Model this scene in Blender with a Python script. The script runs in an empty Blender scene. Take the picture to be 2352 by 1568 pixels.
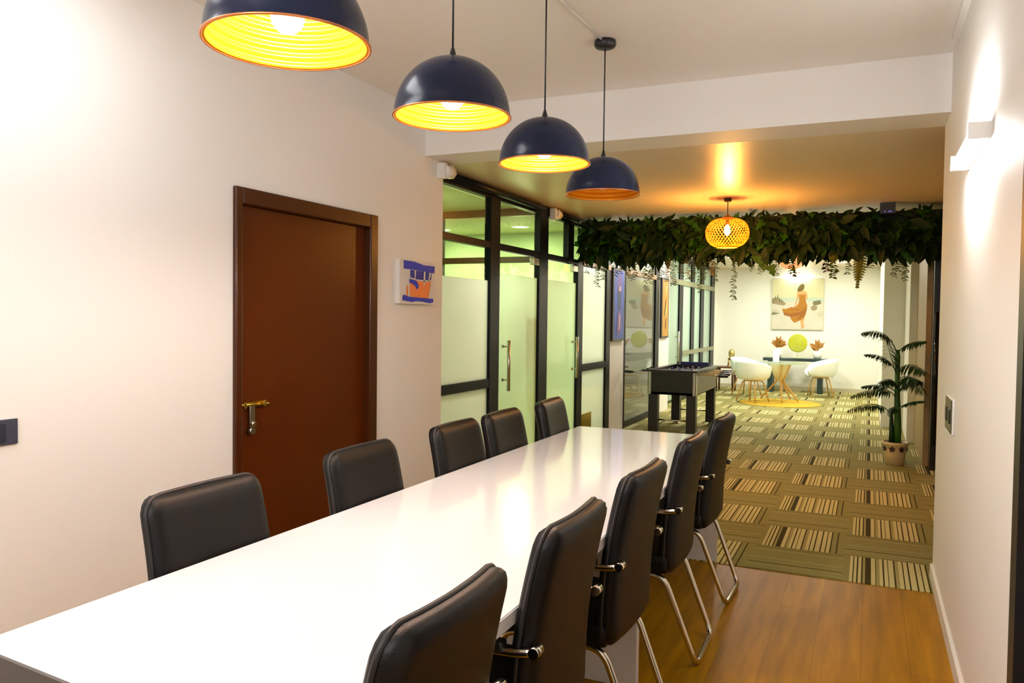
import bpy, bmesh, math, random
from mathutils import Vector, Matrix
random.seed(7)
sc = bpy.context.scene
COL = sc.collection
PI = math.pi

# ------------------------------------------------------------ camera, world, exposure
cam_d = bpy.data.cameras.new('camera'); cam = bpy.data.objects.new('camera', cam_d); COL.objects.link(cam)
cam_d.sensor_fit = 'HORIZONTAL'; cam_d.sensor_width = 36.0; cam_d.lens = 1810.3 / 2352 * 36.0
cam_d.clip_start = 0.05; cam_d.clip_end = 100
R = [[0.9105834370326754, -0.024210635292165373, 0.41261561936081553],
     [0.4131340063450177, 0.02294446105556342, -0.9103811534232157],
     [0.012573663073048911, 0.9994435436009477, 0.030895082963247663]]
cam.matrix_world = Matrix(((R[0][0], R[0][1], R[0][2], 0), (R[1][0], R[1][1], R[1][2], 0),
                           (R[2][0], R[2][1], R[2][2], 1.45), (0, 0, 0, 1)))
sc.camera = cam
sc.view_settings.view_transform = 'Standard'; sc.view_settings.look = 'None'
sc.view_settings.gamma = 1.0; sc.view_settings.use_curve_mapping = False
sc.view_settings.exposure = 0.45
sc.cycles.use_denoising = True
sc.cycles.diffuse_bounces = 5; sc.cycles.max_bounces = 14; sc.cycles.transparent_max_bounces = 16
sc.cycles.sample_clamp_indirect = 6.0
W = bpy.data.worlds.new('world'); sc.world = W; W.use_nodes = True
W.node_tree.nodes['Background'].inputs[0].default_value = (0.9, 0.95, 1, 1)
W.node_tree.nodes['Background'].inputs[1].default_value = 0.02

def area(name, loc, sx, sy, power, color, rot=(0, 0, 0), shape='RECTANGLE'):
    d = bpy.data.lights.new(name, 'AREA'); d.shape = shape; d.size = sx
    if shape != 'DISK' and shape != 'SQUARE': d.size_y = sy
    d.energy = power; d.color = color
    o = bpy.data.objects.new(name, d); COL.objects.link(o); o.location = loc; o.rotation_euler = rot
    return o

# light output of the fixtures and added fill lights (their bodies are built further down)
P_TUBE, P_REAR, P_DOWN, P_DOWN_NEAR, P_OFFICE, P_WICKER, P_WICKER2 = 20, 46, 27, 0, 30, 54, 7
S_PENDANT = 320
COOL = (0.96, 0.98, 1.0); WARM = (1.0, 0.90, 0.76); FAR = (1.0, 0.99, 0.86)
# tube beside the right wall (in view), then two unseen lights added as fill
area('tube_light_glow', (0.275, 3.43, 2.10), 0.05, 0.60, P_TUBE, COOL, (0, math.radians(-90), 0))
area('rear_fill_light', (-1.3, -1.05, 2.45), 1.2, 0.12, P_REAR * 0.7, COOL, (math.radians(100), 0, 0))
area('ceiling_fill_light', (-2.15, 1.6, 2.80), 0.5, 1.1, P_REAR * 0.25, (0.97, 0.98, 1.0), (0, 0, 0))

# ------------------------------------------------------------ materials
MATS = {}
def mat(name, color, rough=0.5, metal=0.0, spec=0.5, coat=0.0, emit=None, estr=0.0, bump=0.0, bscale=60, noise=0.0, nscale=8, trans=0.0, aniso=None):
    if name in MATS: return MATS[name]
    m = bpy.data.materials.new(name); m.use_nodes = True; nt = m.node_tree; b = nt.nodes['Principled BSDF']
    b.inputs['Base Color'].default_value = (*color, 1); b.inputs['Roughness'].default_value = rough
    b.inputs['Metallic'].default_value = metal; b.inputs['Specular IOR Level'].default_value = spec
    b.inputs['Coat Weight'].default_value = coat; b.inputs['Coat Roughness'].default_value = 0.06
    if emit: b.inputs['Emission Color'].default_value = (*emit, 1); b.inputs['Emission Strength'].default_value = estr
    tc = nt.nodes.new('ShaderNodeTexCoord')
    if noise > 0:
        n = nt.nodes.new('ShaderNodeTexNoise'); n.inputs['Scale'].default_value = nscale; n.inputs['Detail'].default_value = 4
        nt.links.new(tc.outputs['Object'], n.inputs['Vector'])
        mx = nt.nodes.new('ShaderNodeMix'); mx.data_type = 'RGBA'
        mx.inputs[6].default_value = (*[c * (1 - noise) for c in color], 1); mx.inputs[7].default_value = (*[min(1, c * (1 + noise)) for c in color], 1)
        nt.links.new(n.outputs['Fac'], mx.inputs[0]); nt.links.new(mx.outputs[2], b.inputs['Base Color'])
    if bump > 0:
        n = nt.nodes.new('ShaderNodeTexNoise'); n.inputs['Scale'].default_value = bscale; n.inputs['Detail'].default_value = 3
        nt.links.new(tc.outputs['Object'], n.inputs['Vector'])
        bp = nt.nodes.new('ShaderNodeBump'); bp.inputs['Strength'].default_value = bump; bp.inputs['Distance'].default_value = 0.004
        nt.links.new(n.outputs['Fac'], bp.inputs['Height']); nt.links.new(bp.outputs[0], b.inputs['Normal'])
    if trans > 0:
        t = nt.nodes.new('ShaderNodeBsdfTranslucent'); t.inputs[0].default_value = (*color, 1)
        ms = nt.nodes.new('ShaderNodeMixShader'); ms.inputs[0].default_value = trans
        out = nt.nodes['Material Output']
        nt.links.new(b.outputs[0], ms.inputs[1]); nt.links.new(t.outputs[0], ms.inputs[2]); nt.links.new(ms.outputs[0], out.inputs[0])
    MATS[name] = m
    return m

def emis(name, color, strength):
    m = bpy.data.materials.new(name); m.use_nodes = True; nt = m.node_tree; nt.nodes.clear()
    e = nt.nodes.new('ShaderNodeEmission'); e.inputs[0].default_value = (*color, 1); e.inputs[1].default_value = strength
    o = nt.nodes.new('ShaderNodeOutputMaterial'); nt.links.new(e.outputs[0], o.inputs[0]); return m

def glass_mat(name, tint, ior=1.6, film=0.0, film_col=(0.8, 0.85, 0.75), rough=0.02, tl=0.6):
    """clear pane: transparent + fresnel reflection; film > 0 adds an etched, light scattering film"""
    m = bpy.data.materials.new(name); m.use_nodes = True; nt = m.node_tree; nt.nodes.clear(); N = nt.nodes.new; L = nt.links.new
    out = N('ShaderNodeOutputMaterial')
    tr = N('ShaderNodeBsdfTransparent'); tr.inputs[0].default_value = (*tint, 1)
    gl = N('ShaderNodeBsdfGlossy'); gl.inputs['Roughness'].default_value = rough
    fr = N('ShaderNodeFresnel'); fr.inputs[0].default_value = ior
    base = tr
    if film > 0:
        df = N('ShaderNodeBsdfDiffuse'); df.inputs[0].default_value = (*film_col, 1)
        tn = N('ShaderNodeBsdfTranslucent'); tn.inputs[0].default_value = (*film_col, 1)
        a = N('ShaderNodeMixShader'); a.inputs[0].default_value = tl; L(df.outputs[0], a.inputs[1]); L(tn.outputs[0], a.inputs[2])
        b2 = N('ShaderNodeMixShader'); b2.inputs[0].default_value = film; L(tr.outputs[0], b2.inputs[1]); L(a.outputs[0], b2.inputs[2]); base = b2
    geo = N('ShaderNodeNewGeometry'); inv = N('ShaderNodeMath'); inv.operation = 'SUBTRACT'; inv.inputs[0].default_value = 1.0; L(geo.outputs['Backfacing'], inv.inputs[1])
    fm = N('ShaderNodeMath'); fm.operation = 'MULTIPLY'; L(fr.outputs[0], fm.inputs[0]); L(inv.outputs[0], fm.inputs[1])
    ms = N('ShaderNodeMixShader'); L(fm.outputs[0], ms.inputs[0]); L(base.outputs[0], ms.inputs[1]); L(gl.outputs[0], ms.inputs[2])
    L(ms.outputs[0], out.inputs[0]); return m

M_WALL = mat('wall_paint', (0.88, 0.855, 0.82), 0.55, bump=0.05, bscale=30)
M_WALLFAR = mat('far_wall_paint', (0.84, 0.84, 0.76), 0.6, bump=0.05, bscale=30)
M_CEIL = mat('ceiling_paint', (0.90, 0.86, 0.80), 0.4, spec=0.35)
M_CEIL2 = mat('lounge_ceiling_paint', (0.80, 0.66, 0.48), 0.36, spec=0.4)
M_TRIM = mat('white_trim', (0.82, 0.79, 0.74), 0.4)
M_LAM = mat('white_laminate', (0.86, 0.86, 0.87), 0.12, coat=0.3)
M_LEATHER = mat('black_leather', (0.0035, 0.0035, 0.004), 0.42, spec=0.27, bump=0.2, bscale=220)
M_PIPING = mat('black_piping', (0.012, 0.012, 0.014), 0.45)
M_CHROME = mat('chrome', (0.78, 0.74, 0.66), 0.14, metal=1.0)
M_STEEL = mat('brushed_steel', (0.55, 0.53, 0.45), 0.3, metal=1.0)
M_BLACKMETAL = mat('black_steel_frame', (0.002, 0.003, 0.007), 0.38, spec=0.18)
M_DARK = mat('black_plastic', (0.012, 0.012, 0.014), 0.4)
M_SHADE = mat('blue_black_enamel', (0.003, 0.010, 0.042), 0.25, spec=0.35, coat=0.05, bump=0.1, bscale=40)  # lens flare tint is put into the blue of the dark enamel
M_GOLD = mat('gold_lining', (0.95, 0.40, 0.004), 0.42, metal=0.35)
M_COPPER = mat('copper_rim', (0.75, 0.27, 0.10), 0.3, metal=0.8)
M_DOOR = mat('brown_varnish', (0.085, 0.016, 0.0005), 0.32, spec=0.3, coat=0.08, noise=0.12, nscale=3, bump=0.05, bscale=14)
M_DOORFR = mat('brown_frame_varnish', (0.055, 0.013, 0.002), 0.3, spec=0.35, coat=0.1)
M_BRASS = mat('brass', (0.75, 0.52, 0.08), 0.25, metal=1.0)
M_WHITEPL = mat('white_plastic', (0.82, 0.80, 0.76), 0.35)
M_WOODL = mat('light_ash_wood', (0.62, 0.36, 0.10), 0.45, noise=0.15, nscale=12)
M_WOODD = mat('dark_walnut', (0.09, 0.028, 0.010), 0.4, noise=0.2, nscale=14)
M_SHELL = mat('white_shell_plastic', (0.84, 0.87, 0.82), 0.35)
M_TEAL = mat('dark_teal_lacquer', (0.018, 0.040, 0.042), 0.25, coat=0.3)
M_OLIVE = mat('olive_disc', (0.42, 0.44, 0.02), 0.4)
M_GOLDFIG = mat('gold_figure', (0.55, 0.44, 0.16), 0.28, metal=0.8)
M_DRIED = mat('dried_leaf_brown', (0.32, 0.14, 0.015), 0.6, noise=0.35, nscale=30)
M_CERAM = mat('white_ceramic', (0.80, 0.82, 0.76), 0.35)
M_LEAF = mat('dark_green_leaf', (0.007, 0.022, 0.002), 0.55, spec=0.2, noise=0.5, nscale=5, trans=0.2)
M_LEAF2 = mat('fresh_green_leaf', (0.022, 0.10, 0.003), 0.5, spec=0.3, noise=0.3, nscale=8, trans=0.4)
M_VINE = mat('olive_vine_leaf', (0.08, 0.12, 0.015), 0.5, noise=0.35, nscale=20, trans=0.3)
M_VINEDRY = mat('pale_dry_vine', (0.34, 0.27, 0.12), 0.6, noise=0.3, nscale=20)
M_VINERED = mat('wine_red_leaf', (0.16, 0.045, 0.045), 0.5)
M_STEM = mat('green_stem', (0.045, 0.11, 0.012), 0.5)
M_PALM = mat('palm_green', (0.008, 0.042, 0.012), 0.4, noise=0.4, nscale=10, trans=0.15)
M_PALMST = mat('palm_trunk_green', (0.030, 0.12, 0.012), 0.4, noise=0.4, nscale=9)
M_POT = mat('cream_pot', (0.66, 0.52, 0.30), 0.5)
M_POTDK = mat('dark_star_glaze', (0.03, 0.015, 0.02), 0.5)
M_SOIL = mat('soil', (0.05, 0.03, 0.015), 0.9, noise=0.4, nscale=50)
M_WICKER = mat('orange_wicker', (0.50, 0.105, 0.002), 0.6, trans=0.18)
M_RUG = mat('mustard_rug', (0.60, 0.36, 0.02), 0.95, noise=0.15, nscale=60, bump=0.3, bscale=300)
M_ORWOOD = mat('orange_wood_trim', (0.50, 0.27, 0.08), 0.35)
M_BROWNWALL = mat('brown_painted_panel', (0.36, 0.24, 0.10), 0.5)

def wood_floor_mat():
    m = bpy.data.materials.new('orange_laminate_floor'); m.use_nodes = True; nt = m.node_tree; N = nt.nodes.new; L = nt.links.new
    b = nt.nodes['Principled BSDF']; tc = N('ShaderNodeTexCoord')
    mp = N('ShaderNodeMapping'); mp.inputs['Rotation'].default_value = (0, 0, PI / 2); L(tc.outputs['Object'], mp.inputs[0])
    br = N('ShaderNodeTexBrick'); br.inputs['Scale'].default_value = 1.0; br.inputs['Mortar Size'].default_value = 0.0015
    br.inputs['Brick Width'].default_value = 1.2; br.inputs['Row Height'].default_value = 0.19
    br.inputs['Color1'].default_value = (0.42, 0.20, 0.0002, 1); br.inputs['Color2'].default_value = (0.36, 0.165, 0.0002, 1); br.inputs['Mortar'].default_value = (0.27, 0.115, 0.001, 1)
    L(mp.outputs[0], br.inputs['Vector'])
    mp2 = N('ShaderNodeMapping'); mp2.inputs['Scale'].default_value = (14, 1.2, 1); L(tc.outputs['Object'], mp2.inputs[0])
    n = N('ShaderNodeTexNoise'); n.inputs['Scale'].default_value = 1.5; n.inputs['Detail'].default_value = 5; L(mp2.outputs[0], n.inputs['Vector'])
    rp = N('ShaderNodeValToRGB'); rp.color_ramp.elements[0].position = 0.3; rp.color_ramp.elements[0].color = (0.72, 0.72, 0.72, 1); rp.color_ramp.elements[1].position = 0.7; rp.color_ramp.elements[1].color = (1.15, 1.15, 1.15, 1)
    L(n.outputs['Fac'], rp.inputs[0])
    mx = N('ShaderNodeMix'); mx.data_type = 'RGBA'; mx.blend_type = 'MULTIPLY'; mx.inputs[0].default_value = 1
    L(br.outputs['Color'], mx.inputs[6]); L(rp.outputs[0], mx.inputs[7]); L(mx.outputs[2], b.inputs['Base Color'])
    b.inputs['Roughness'].default_value = 0.42; b.inputs['Specular IOR Level'].default_value = 0.09; return m

def carpet_mat():
    m = bpy.data.materials.new('striped_carpet_tiles'); m.use_nodes = True; nt = m.node_tree; N = nt.nodes.new; L = nt.links.new
    b = nt.nodes['Principled BSDF']; tc = N('ShaderNodeTexCoord'); sp = N('ShaderNodeSeparateXYZ'); L(tc.outputs['Object'], sp.inputs[0])
    def mth(op, a, v=None, v2=None):
        q = N('ShaderNodeMath'); q.operation = op
        if isinstance(a, (int, float)): q.inputs[0].default_value = a
        else: L(a, q.inputs[0])
        if v is not None:
            if isinstance(v, (int, float)): q.inputs[1].default_value = v
            else: L(v, q.inputs[1])
        return q.outputs[0]
    S = 0.528
    u = mth('DIVIDE', mth('ADD', sp.outputs[0], 0.109 + 20 * S), S)
    v = mth('DIVIDE', mth('ADD', sp.outputs[1], -4.74 + 20 * S), S)
    fu = mth('FRACT', u); fv = mth('FRACT', v); par = mth('MODULO', mth('ADD', mth('FLOOR', u), mth('FLOOR', v)), 2.0)
    def ramp(src, stops):
        r = N('ShaderNodeValToRGB'); r.color_ramp.interpolation = 'CONSTANT'; L(src, r.inputs[0])
        els = r.color_ramp.elements
        els[0].position = 0; els[0].color = (*stops[0][1], 1); els[1].position = stops[1][0]; els[1].color = (*stops[1][1], 1)
        for p, c in stops[2:]:
            e = els.new(p); e.color = (*c, 1)
        return r.outputs[0]
    Lt = (0.56, 0.50, 0.24); Md = (0.33, 0.29, 0.12); Dk = (0.05, 0.04, 0.008); Pl = (0.26, 0.235, 0.085)
    st = [(0, Pl), (0.07, Lt), (0.10, Dk), (0.112, Lt), (0.14, Dk), (0.155, Lt), (0.185, Dk), (0.20, Md), (0.225, Dk), (0.285, Lt), (0.325, Dk), (0.335, Md), (0.37, Lt), (0.40, Dk),
          (0.415, Lt), (0.45, Dk), (0.46, Lt), (0.51, Dk), (0.525, Md), (0.56, Lt), (0.60, Dk), (0.612, Lt), (0.65, Dk), (0.665, Lt), (0.72, Dk), (0.735, Lt), (0.78, Dk), (0.79, Lt), (0.83, Dk), (0.845, Pl), (0.90, Dk), (0.915, Pl)]
    A = ramp(fu, st)
    Pd = (0.22, 0.20, 0.07); Pb = (0.31, 0.28, 0.11)
    Bc = ramp(fv, [(0, Pd), (0.06, Pb), (0.10, Pl), (0.16, Pb), (0.20, Pl), (0.27, Dk), (0.295, Pb), (0.34, Pl), (0.44, Pb), (0.5, Pl), (0.8, Pb), (0.86, Pd)])
    mx = N('ShaderNodeMix'); mx.data_type = 'RGBA'; L(par, mx.inputs[0]); L(A, mx.inputs[6]); L(Bc, mx.inputs[7])
    n = N('ShaderNodeTexNoise'); n.inputs['Scale'].default_value = 240; L(tc.outputs['Object'], n.inputs['Vector'])
    mr = N('ShaderNodeMapRange'); mr.inputs['To Min'].default_value = 0.75; mr.inputs['To Max'].default_value = 1.25; L(n.outputs['Fac'], mr.inputs[0])
    m2 = N('ShaderNodeMix'); m2.data_type = 'RGBA'; m2.blend_type = 'MULTIPLY'; m2.inputs[0].default_value = 1; L(mx.outputs[2], m2.inputs[6]); L(mr.outputs[0], m2.inputs[7])
    L(m2.outputs[2], b.inputs['Base Color']); b.inputs['Roughness'].default_value = 0.95; b.inputs['Specular IOR Level'].default_value = 0.1
    bp = N('ShaderNodeBump'); bp.inputs['Strength'].default_value = 0.3; bp.inputs['Distance'].default_value = 0.003; L(n.outputs['Fac'], bp.inputs['Height']); L(bp.outputs[0], b.inputs['Normal'])
    return m

M_WOODF = wood_floor_mat(); M_CARPET = carpet_mat()
M_GLASS = glass_mat('clear_green_glass', (0.80, 0.88, 0.62), 2.2)
M_FROST = glass_mat('frosted_green_glass', (0.8, 0.95, 0.75), 1.3, film=0.93, film_col=(0.82, 0.95, 0.74), rough=0.12, tl=0.62)
M_FROSTW = glass_mat('frosted_white_film', (0.9, 0.95, 0.88), 1.35, film=0.97, film_col=(0.92, 0.95, 0.86), rough=0.12, tl=0.62)
M_FROSTG = glass_mat('grey_privacy_film', (0.7, 0.75, 0.65), 1.9, film=0.97, film_col=(0.40, 0.42, 0.37), rough=0.025, tl=0.4)
M_TABLEGL = glass_mat('round_glass_top', (0.75, 0.88, 0.78), 1.6, film=0.45, film_col=(0.62, 0.72, 0.62))
M_BULB = emis('pendant_bulb', (1.0, 0.93, 0.83), S_PENDANT)
M_BULBW = emis('filament_bulb', (1.0, 0.72, 0.32), 26)
M_TUBE = emis('tube_glow', (1, 1, 1), 9)
M_TUBEFAR = emis('picture_light_glow', (1, 0.97, 0.88), 9)
M_DOWN = emis('downlight_lens', (0.92, 1, 0.95), 6)
M_BLUELED = emis('blue_led', (0.1, 0.12, 1), 5)

# ------------------------------------------------------------ mesh helpers
class MB:
    def __init__(s): s.bm = bmesh.new()
    def face(s, vs, mi=0, smooth=False):
        try: f = s.bm.faces.new(vs)
        except ValueError: return None
        f.material_index = mi; f.smooth = smooth; return f
    def box(s, x0, x1, y0, y1, z0, z1, mi=0, bevel=0.0):
        v = [s.bm.verts.new(p) for p in ((x0, y0, z0), (x1, y0, z0), (x1, y1, z0), (x0, y1, z0), (x0, y0, z1), (x1, y0, z1), (x1, y1, z1), (x0, y1, z1))]
        fs = [s.face([v[i] for i in q], mi) for q in ((0, 3, 2, 1), (4, 5, 6, 7), (0, 1, 5, 4), (1, 2, 6, 5), (2, 3, 7, 6), (3, 0, 4, 7))]
        if bevel > 0:
            es = list({e for f in fs for e in f.edges})
            r = bmesh.ops.bevel(s.bm, geom=es, offset=bevel, segments=2, profile=0.6, affect='EDGES')
            for f in r['faces']: f.material_index = mi; f.smooth = True
        return s
    def ring(s, c, a, b, r, n):
        return [s.bm.verts.new(c + a * (r * math.cos(2 * PI * i / n)) + b * (r * math.sin(2 * PI * i / n))) for i in range(n)]
    def tube(s, pts, r, n=10, mi=0, closed=False, caps=True, flat=1.0):
        pts = [Vector(p) for p in pts]; rs = r if isinstance(r, (list, tuple)) else [r] * len(pts)
        rings = []; up = None; m = len(pts)
        for i, p in enumerate(pts):
            if closed: t = pts[(i + 1) % m] - pts[(i - 1) % m]
            else: t = pts[min(i + 1, m - 1)] - pts[max(i - 1, 0)]
            if t.length < 1e-9: t = Vector((0, 0, 1))
            t.normalize()
            if up is None:
                up = Vector((0, 0, 1)) if abs(t.z) < 0.9 else Vector((1, 0, 0))
            a = up - t * up.dot(t)
            if a.length < 1e-6: a = t.orthogonal()
            a.normalize(); up = a; b = t.cross(a)
            rings.append([s.bm.verts.new(p + a * (rs[i] * math.cos(2 * PI * k / n)) + b * (rs[i] * flat * math.sin(2 * PI * k / n))) for k in range(n)])
        cnt = m if closed else m - 1
        for i in range(cnt):
            A, B = rings[i], rings[(i + 1) % m]
            for k in range(n): s.face([A[k], A[(k + 1) % n], B[(k + 1) % n], B[k]], mi, True)
        if caps and not closed: s.face(rings[0][::-1], mi); s.face(rings[-1], mi)
        return s
    def lathe(s, prof, c=(0, 0, 0), n=32, mi=0, smooth=True, caps=False):
        c = Vector(c); rings = []
        for r, z in prof:
            if r < 1e-6: rings.append([s.bm.verts.new(c + Vector((0, 0, z)))])
            else: rings.append([s.bm.verts.new(c + Vector((r * math.cos(2 * PI * i / n), r * math.sin(2 * PI * i / n), z))) for i in range(n)])
        for A, B in zip(rings, rings[1:]):
            for k in range(n):
                a0, a1 = A[k % len(A)], A[(k + 1) % len(A)]; b0, b1 = B[k % len(B)], B[(k + 1) % len(B)]
                vs = []
                for v in (a0, a1, b1, b0):
                    if v not in vs: vs.append(v)
                if len(vs) > 2: s.face(vs, mi, smooth)
        return s
    def poly(s, pts, mi=0, smooth=False):
        return s.face([s.bm.verts.new(p) for p in pts], mi, smooth)
    def build(s, name, mats, parent=None, world=True, recalc=True):
        if recalc: bmesh.ops.recalc_face_normals(s.bm, faces=s.bm.faces)
        me = bpy.data.meshes.new(name); s.bm.to_mesh(me); s.bm.free()
        for m in (mats if isinstance(mats, (list, tuple)) else [mats]): me.materials.append(m)
        o = bpy.data.objects.new(name, me); COL.objects.link(o)
        if parent is not None:
            o.parent = parent
            if world:
                q = parent; off = Vector((0, 0, 0))
                while q is not None: off += q.location; q = q.parent
                me.transform(Matrix.Translation(-off))
        return o

def thing(name, label, cat, loc=(0, 0, 0), rz=0, group=None):
    o = bpy.data.objects.new(name, None); COL.objects.link(o); o.location = loc; o.rotation_euler = (0, 0, rz)
    o.empty_display_size = 0.1; o['label'] = label; o['category'] = cat
    if group: o['group'] = group
    return o
def tag(o, label, cat, group=None):
    o['label'] = label; o['category'] = cat
    if group: o['group'] = group
    return o
def struct(o, label=None, cat=None):
    o['kind'] = 'structure'
    if label: o['label'] = label
    if cat: o['category'] = cat
    return o
def origin_to(o, p):
    p = Vector(p); o.data.transform(Matrix.Translation(-p)); o.location = p; return o
def dup(root, loc, rz, label=None, group=None):
    r = root.copy(); COL.objects.link(r); r.location = loc; r.rotation_euler = (0, 0, rz)
    if label: r['label'] = label
    if group: r['group'] = group
    for ch in list(root.children):
        c = ch.copy(); COL.objects.link(c); c.parent = r
        for g in list(ch.children):
            d = g.copy(); COL.objects.link(d); d.parent = c
    return r
def arc(p0, p1, p2, n=6):
    p0, p1, p2 = Vector(p0), Vector(p1), Vector(p2)
    return [p0 * (1 - t) ** 2 + p1 * (2 * t * (1 - t)) + p2 * t * t for t in [i / n for i in range(n + 1)]]
def roundpath(pts, rad, n=5):
    pts = [Vector(p) for p in pts]; out = [pts[0]]
    for i in range(1, len(pts) - 1):
        a, b, c = pts[i - 1], pts[i], pts[i + 1]; r = min(rad, (a - b).length * 0.49, (c - b).length * 0.49)
        out += arc(b + (a - b).normalized() * r, b, b + (c - b).normalized() * r, n)
    out.append(pts[-1]); return out

# ------------------------------------------------------------ room shell
XL, XR, XG, YH, YB, ZC, ZC2 = -2.8, 0.36, -2.95, 4.70, 17.40, 2.85, 2.545
def S(name, args, m, label, cat):
    b = MB()
    for a in args: b.box(*a)
    return struct(b.build(name, m), label, cat)
S('floor_wood', [(-3.0, 0.5, -1.6, 4.745, -0.08, 0.0)], M_WOODF, 'orange brown wood laminate floor under the meeting table', 'floor')
S('floor_carpet', [(-3.3, 1.6, 4.745, 17.6, -0.08, 0.004)], M_CARPET, 'striped olive and beige carpet tiles laid checkerboard in the lounge', 'floor')
S('ceiling_meeting', [(-3.0, 0.5, -1.6, 4.70, ZC, ZC + 0.1)], M_CEIL, 'smooth cream ceiling above the meeting table', 'ceiling')
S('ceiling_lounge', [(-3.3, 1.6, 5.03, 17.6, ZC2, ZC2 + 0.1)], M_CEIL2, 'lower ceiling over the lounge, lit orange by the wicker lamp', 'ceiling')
S('trim_header', [(-2.95, 0.5, YH, 5.03, ZC2, ZC + 0.1)], M_WALL, 'plastered header beam above the wide opening', 'beam')
# left wall with the door opening
S('wall_left', [(XL - 0.14, XL, -1.6, 2.93, 0, ZC), (XL - 0.14, XL, 4.09, 4.95, 0, ZC), (XL - 0.14, XL, 2.93, 4.09, 2.05, ZC)], M_WALL, 'plain cream left wall around the brown door', 'wall')
S('wall_right', [(XR, XR + 0.14, 2.38, 5.06, 0, ZC), (XR, XR + 0.14, -1.6, 1.45, 0, ZC), (XR, XR + 0.14, 1.45, 2.38, 2.15, ZC)], M_WALL, 'plain cream right wall carrying the tube light', 'wall')
S('wall_rear', [(-3.0, 0.5, -1.74, -1.6, 0, ZC)], M_WALL, 'cream wall behind the near end of the table', 'wall')
S('wall_back', [(-3.3, 1.6, YB, YB + 0.15, 0, ZC2)], M_WALLFAR, 'white far wall of the lounge behind the console table', 'wall')
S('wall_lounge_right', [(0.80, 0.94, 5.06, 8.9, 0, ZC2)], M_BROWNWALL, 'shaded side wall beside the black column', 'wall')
S('wall_pillar_far', [(0.17, 1.3, 11.9, YB, 0, ZC2)], M_WALLFAR, 'broad pale pillar at the right of the far wall', 'wall')
S('wall_pillar_mid', [(0.435, 1.3, 10.56, 11.9, 0, ZC2)], M_WALLFAR, 'narrow white pier behind the potted palm', 'wall')
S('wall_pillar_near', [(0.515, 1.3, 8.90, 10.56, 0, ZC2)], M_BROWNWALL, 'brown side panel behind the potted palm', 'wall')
S('wall_glass_pier_1', [(XG - 0.1, XG + 0.02, 9.38, 10.02, 0, ZC2)], M_WALL, 'narrow white pier carrying the tall blue painting', 'wall')
S('wall_glass_pier_2', [(XG - 0.1, XG + 0.02, 11.86, 12.55, 0, ZC2)], M_WALL, 'narrow white pier carrying the tall orange painting', 'wall')
S('wall_office', [(-6.3, -6.16, 4.7, 17.5, 0, ZC2), (-6.3, XG - 0.1, 4.72, 4.86, 0, ZC2), (-6.2, XG - 0.1, 9.42, 9.54, 0, ZC2), (-6.2, XG - 0.1, 12.3, 12.42, 0, ZC2), (-6.2, XG - 0.12, YB, YB + 0.15, 0, ZC2)],
  mat('office_wall_paint', (0.50, 0.56, 0.38), 0.7), 'pale green office walls seen through the glass partition', 'wall')
S('floor_office', [(-6.3, -3.3, 4.7, 17.6, -0.08, 0.0)], mat('office_floor', (0.45, 0.44, 0.34), 0.6), 'office floor behind the glass partition', 'floor')
S('ceiling_office', [(-6.3, -3.3, 4.7, 17.6, ZC2, ZC2 + 0.1)], mat('office_ceiling', (0.55, 0.56, 0.32), 0.6), 'office ceiling behind the glass partition', 'ceiling')
S('baseboard_right', [(XR - 0.014, XR, 2.42, 5.06, 0, 0.075)], M_TRIM, 'low white skirting along the right wall', 'skirting')
S('baseboard_left', [(XL, XL + 0.014, -1.6, 2.85, 0, 0.075), (XL, XL + 0.014, 4.16, 4.95, 0, 0.075)], M_TRIM, 'low white skirting along the left wall', 'skirting')
S('baseboard_back', [(-3.05, 0.17, YB - 0.012, YB, 0, 0.08)], mat('cream_skirting', (0.55, 0.50, 0.34), 0.5), 'cream skirting along the far wall', 'skirting')
b = MB(); b.box(XR - 0.03, XR, -1.0, 4.38, ZC - 0.035, ZC)
struct(b.build('trim_conduit', M_TRIM), 'slim white cable trunking in the right ceiling corner', 'trunking')
b = MB(); b.tube([(-1.254, 3.82, ZC - 0.006), (-1.262, 3.5, ZC - 0.006), (-1.275, 3.2, ZC - 0.006), (-1.26, -0.4, ZC - 0.006)], 0.007, 8)
struct(b.build('trim_cable', M_TRIM), 'thin white cable run across the ceiling to the furthest pendant', 'cable')

# brown door
d = thing('door_1', 'glossy dark brown wooden door with brass latch in the left wall', 'door', (XL, 3.51, 0)); d['kind'] = 'structure'
b = MB()
for y0, y1, z0, z1 in ((2.91, 2.955, 0, 2.065), (4.03, 4.11, 0, 2.065), (2.955, 4.03, 1.985, 2.065)): b.box(XL - 0.10, XL + 0.022, y0, y1, z0, z1, bevel=0.008)
b.build('door_frame', M_DOORFR, d)
b = MB(); b.box(XL - 0.06, XL - 0.025, 2.955, 4.03, 0.005, 1.985, bevel=0.004); leaf = b.build('door_leaf', M_DOOR, d)
b = MB(); x = XL - 0.006
b.tube([(x, 2.965, 0.999), (x, 3.165, 0.992)], 0.008, 12)
for y in (2.99, 3.13): b.box(x - 0.018, x + 0.012, y - 0.008, y + 0.008, 0.980, 1.012, bevel=0.002)
b.box(x - 0.016, x - 0.008, 2.96, 3.16, 0.984, 1.008)
b.build('latch_bolt', M_BRASS, leaf)
b = MB(); b.box(x - 0.004, x + 0.004, 3.03, 3.065, 0.885, 0.992, bevel=0.003); b.tube([(x + 0.003, 3.045, 0.9), (x + 0.02, 3.045, 0.895)], 0.016, 14)
b.tube([(x - 0.012, 3.042, 0.865), (x + 0.014, 3.042, 0.865)], 0.017, 14); b.build('hasp_knob', M_STEEL, leaf)
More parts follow.
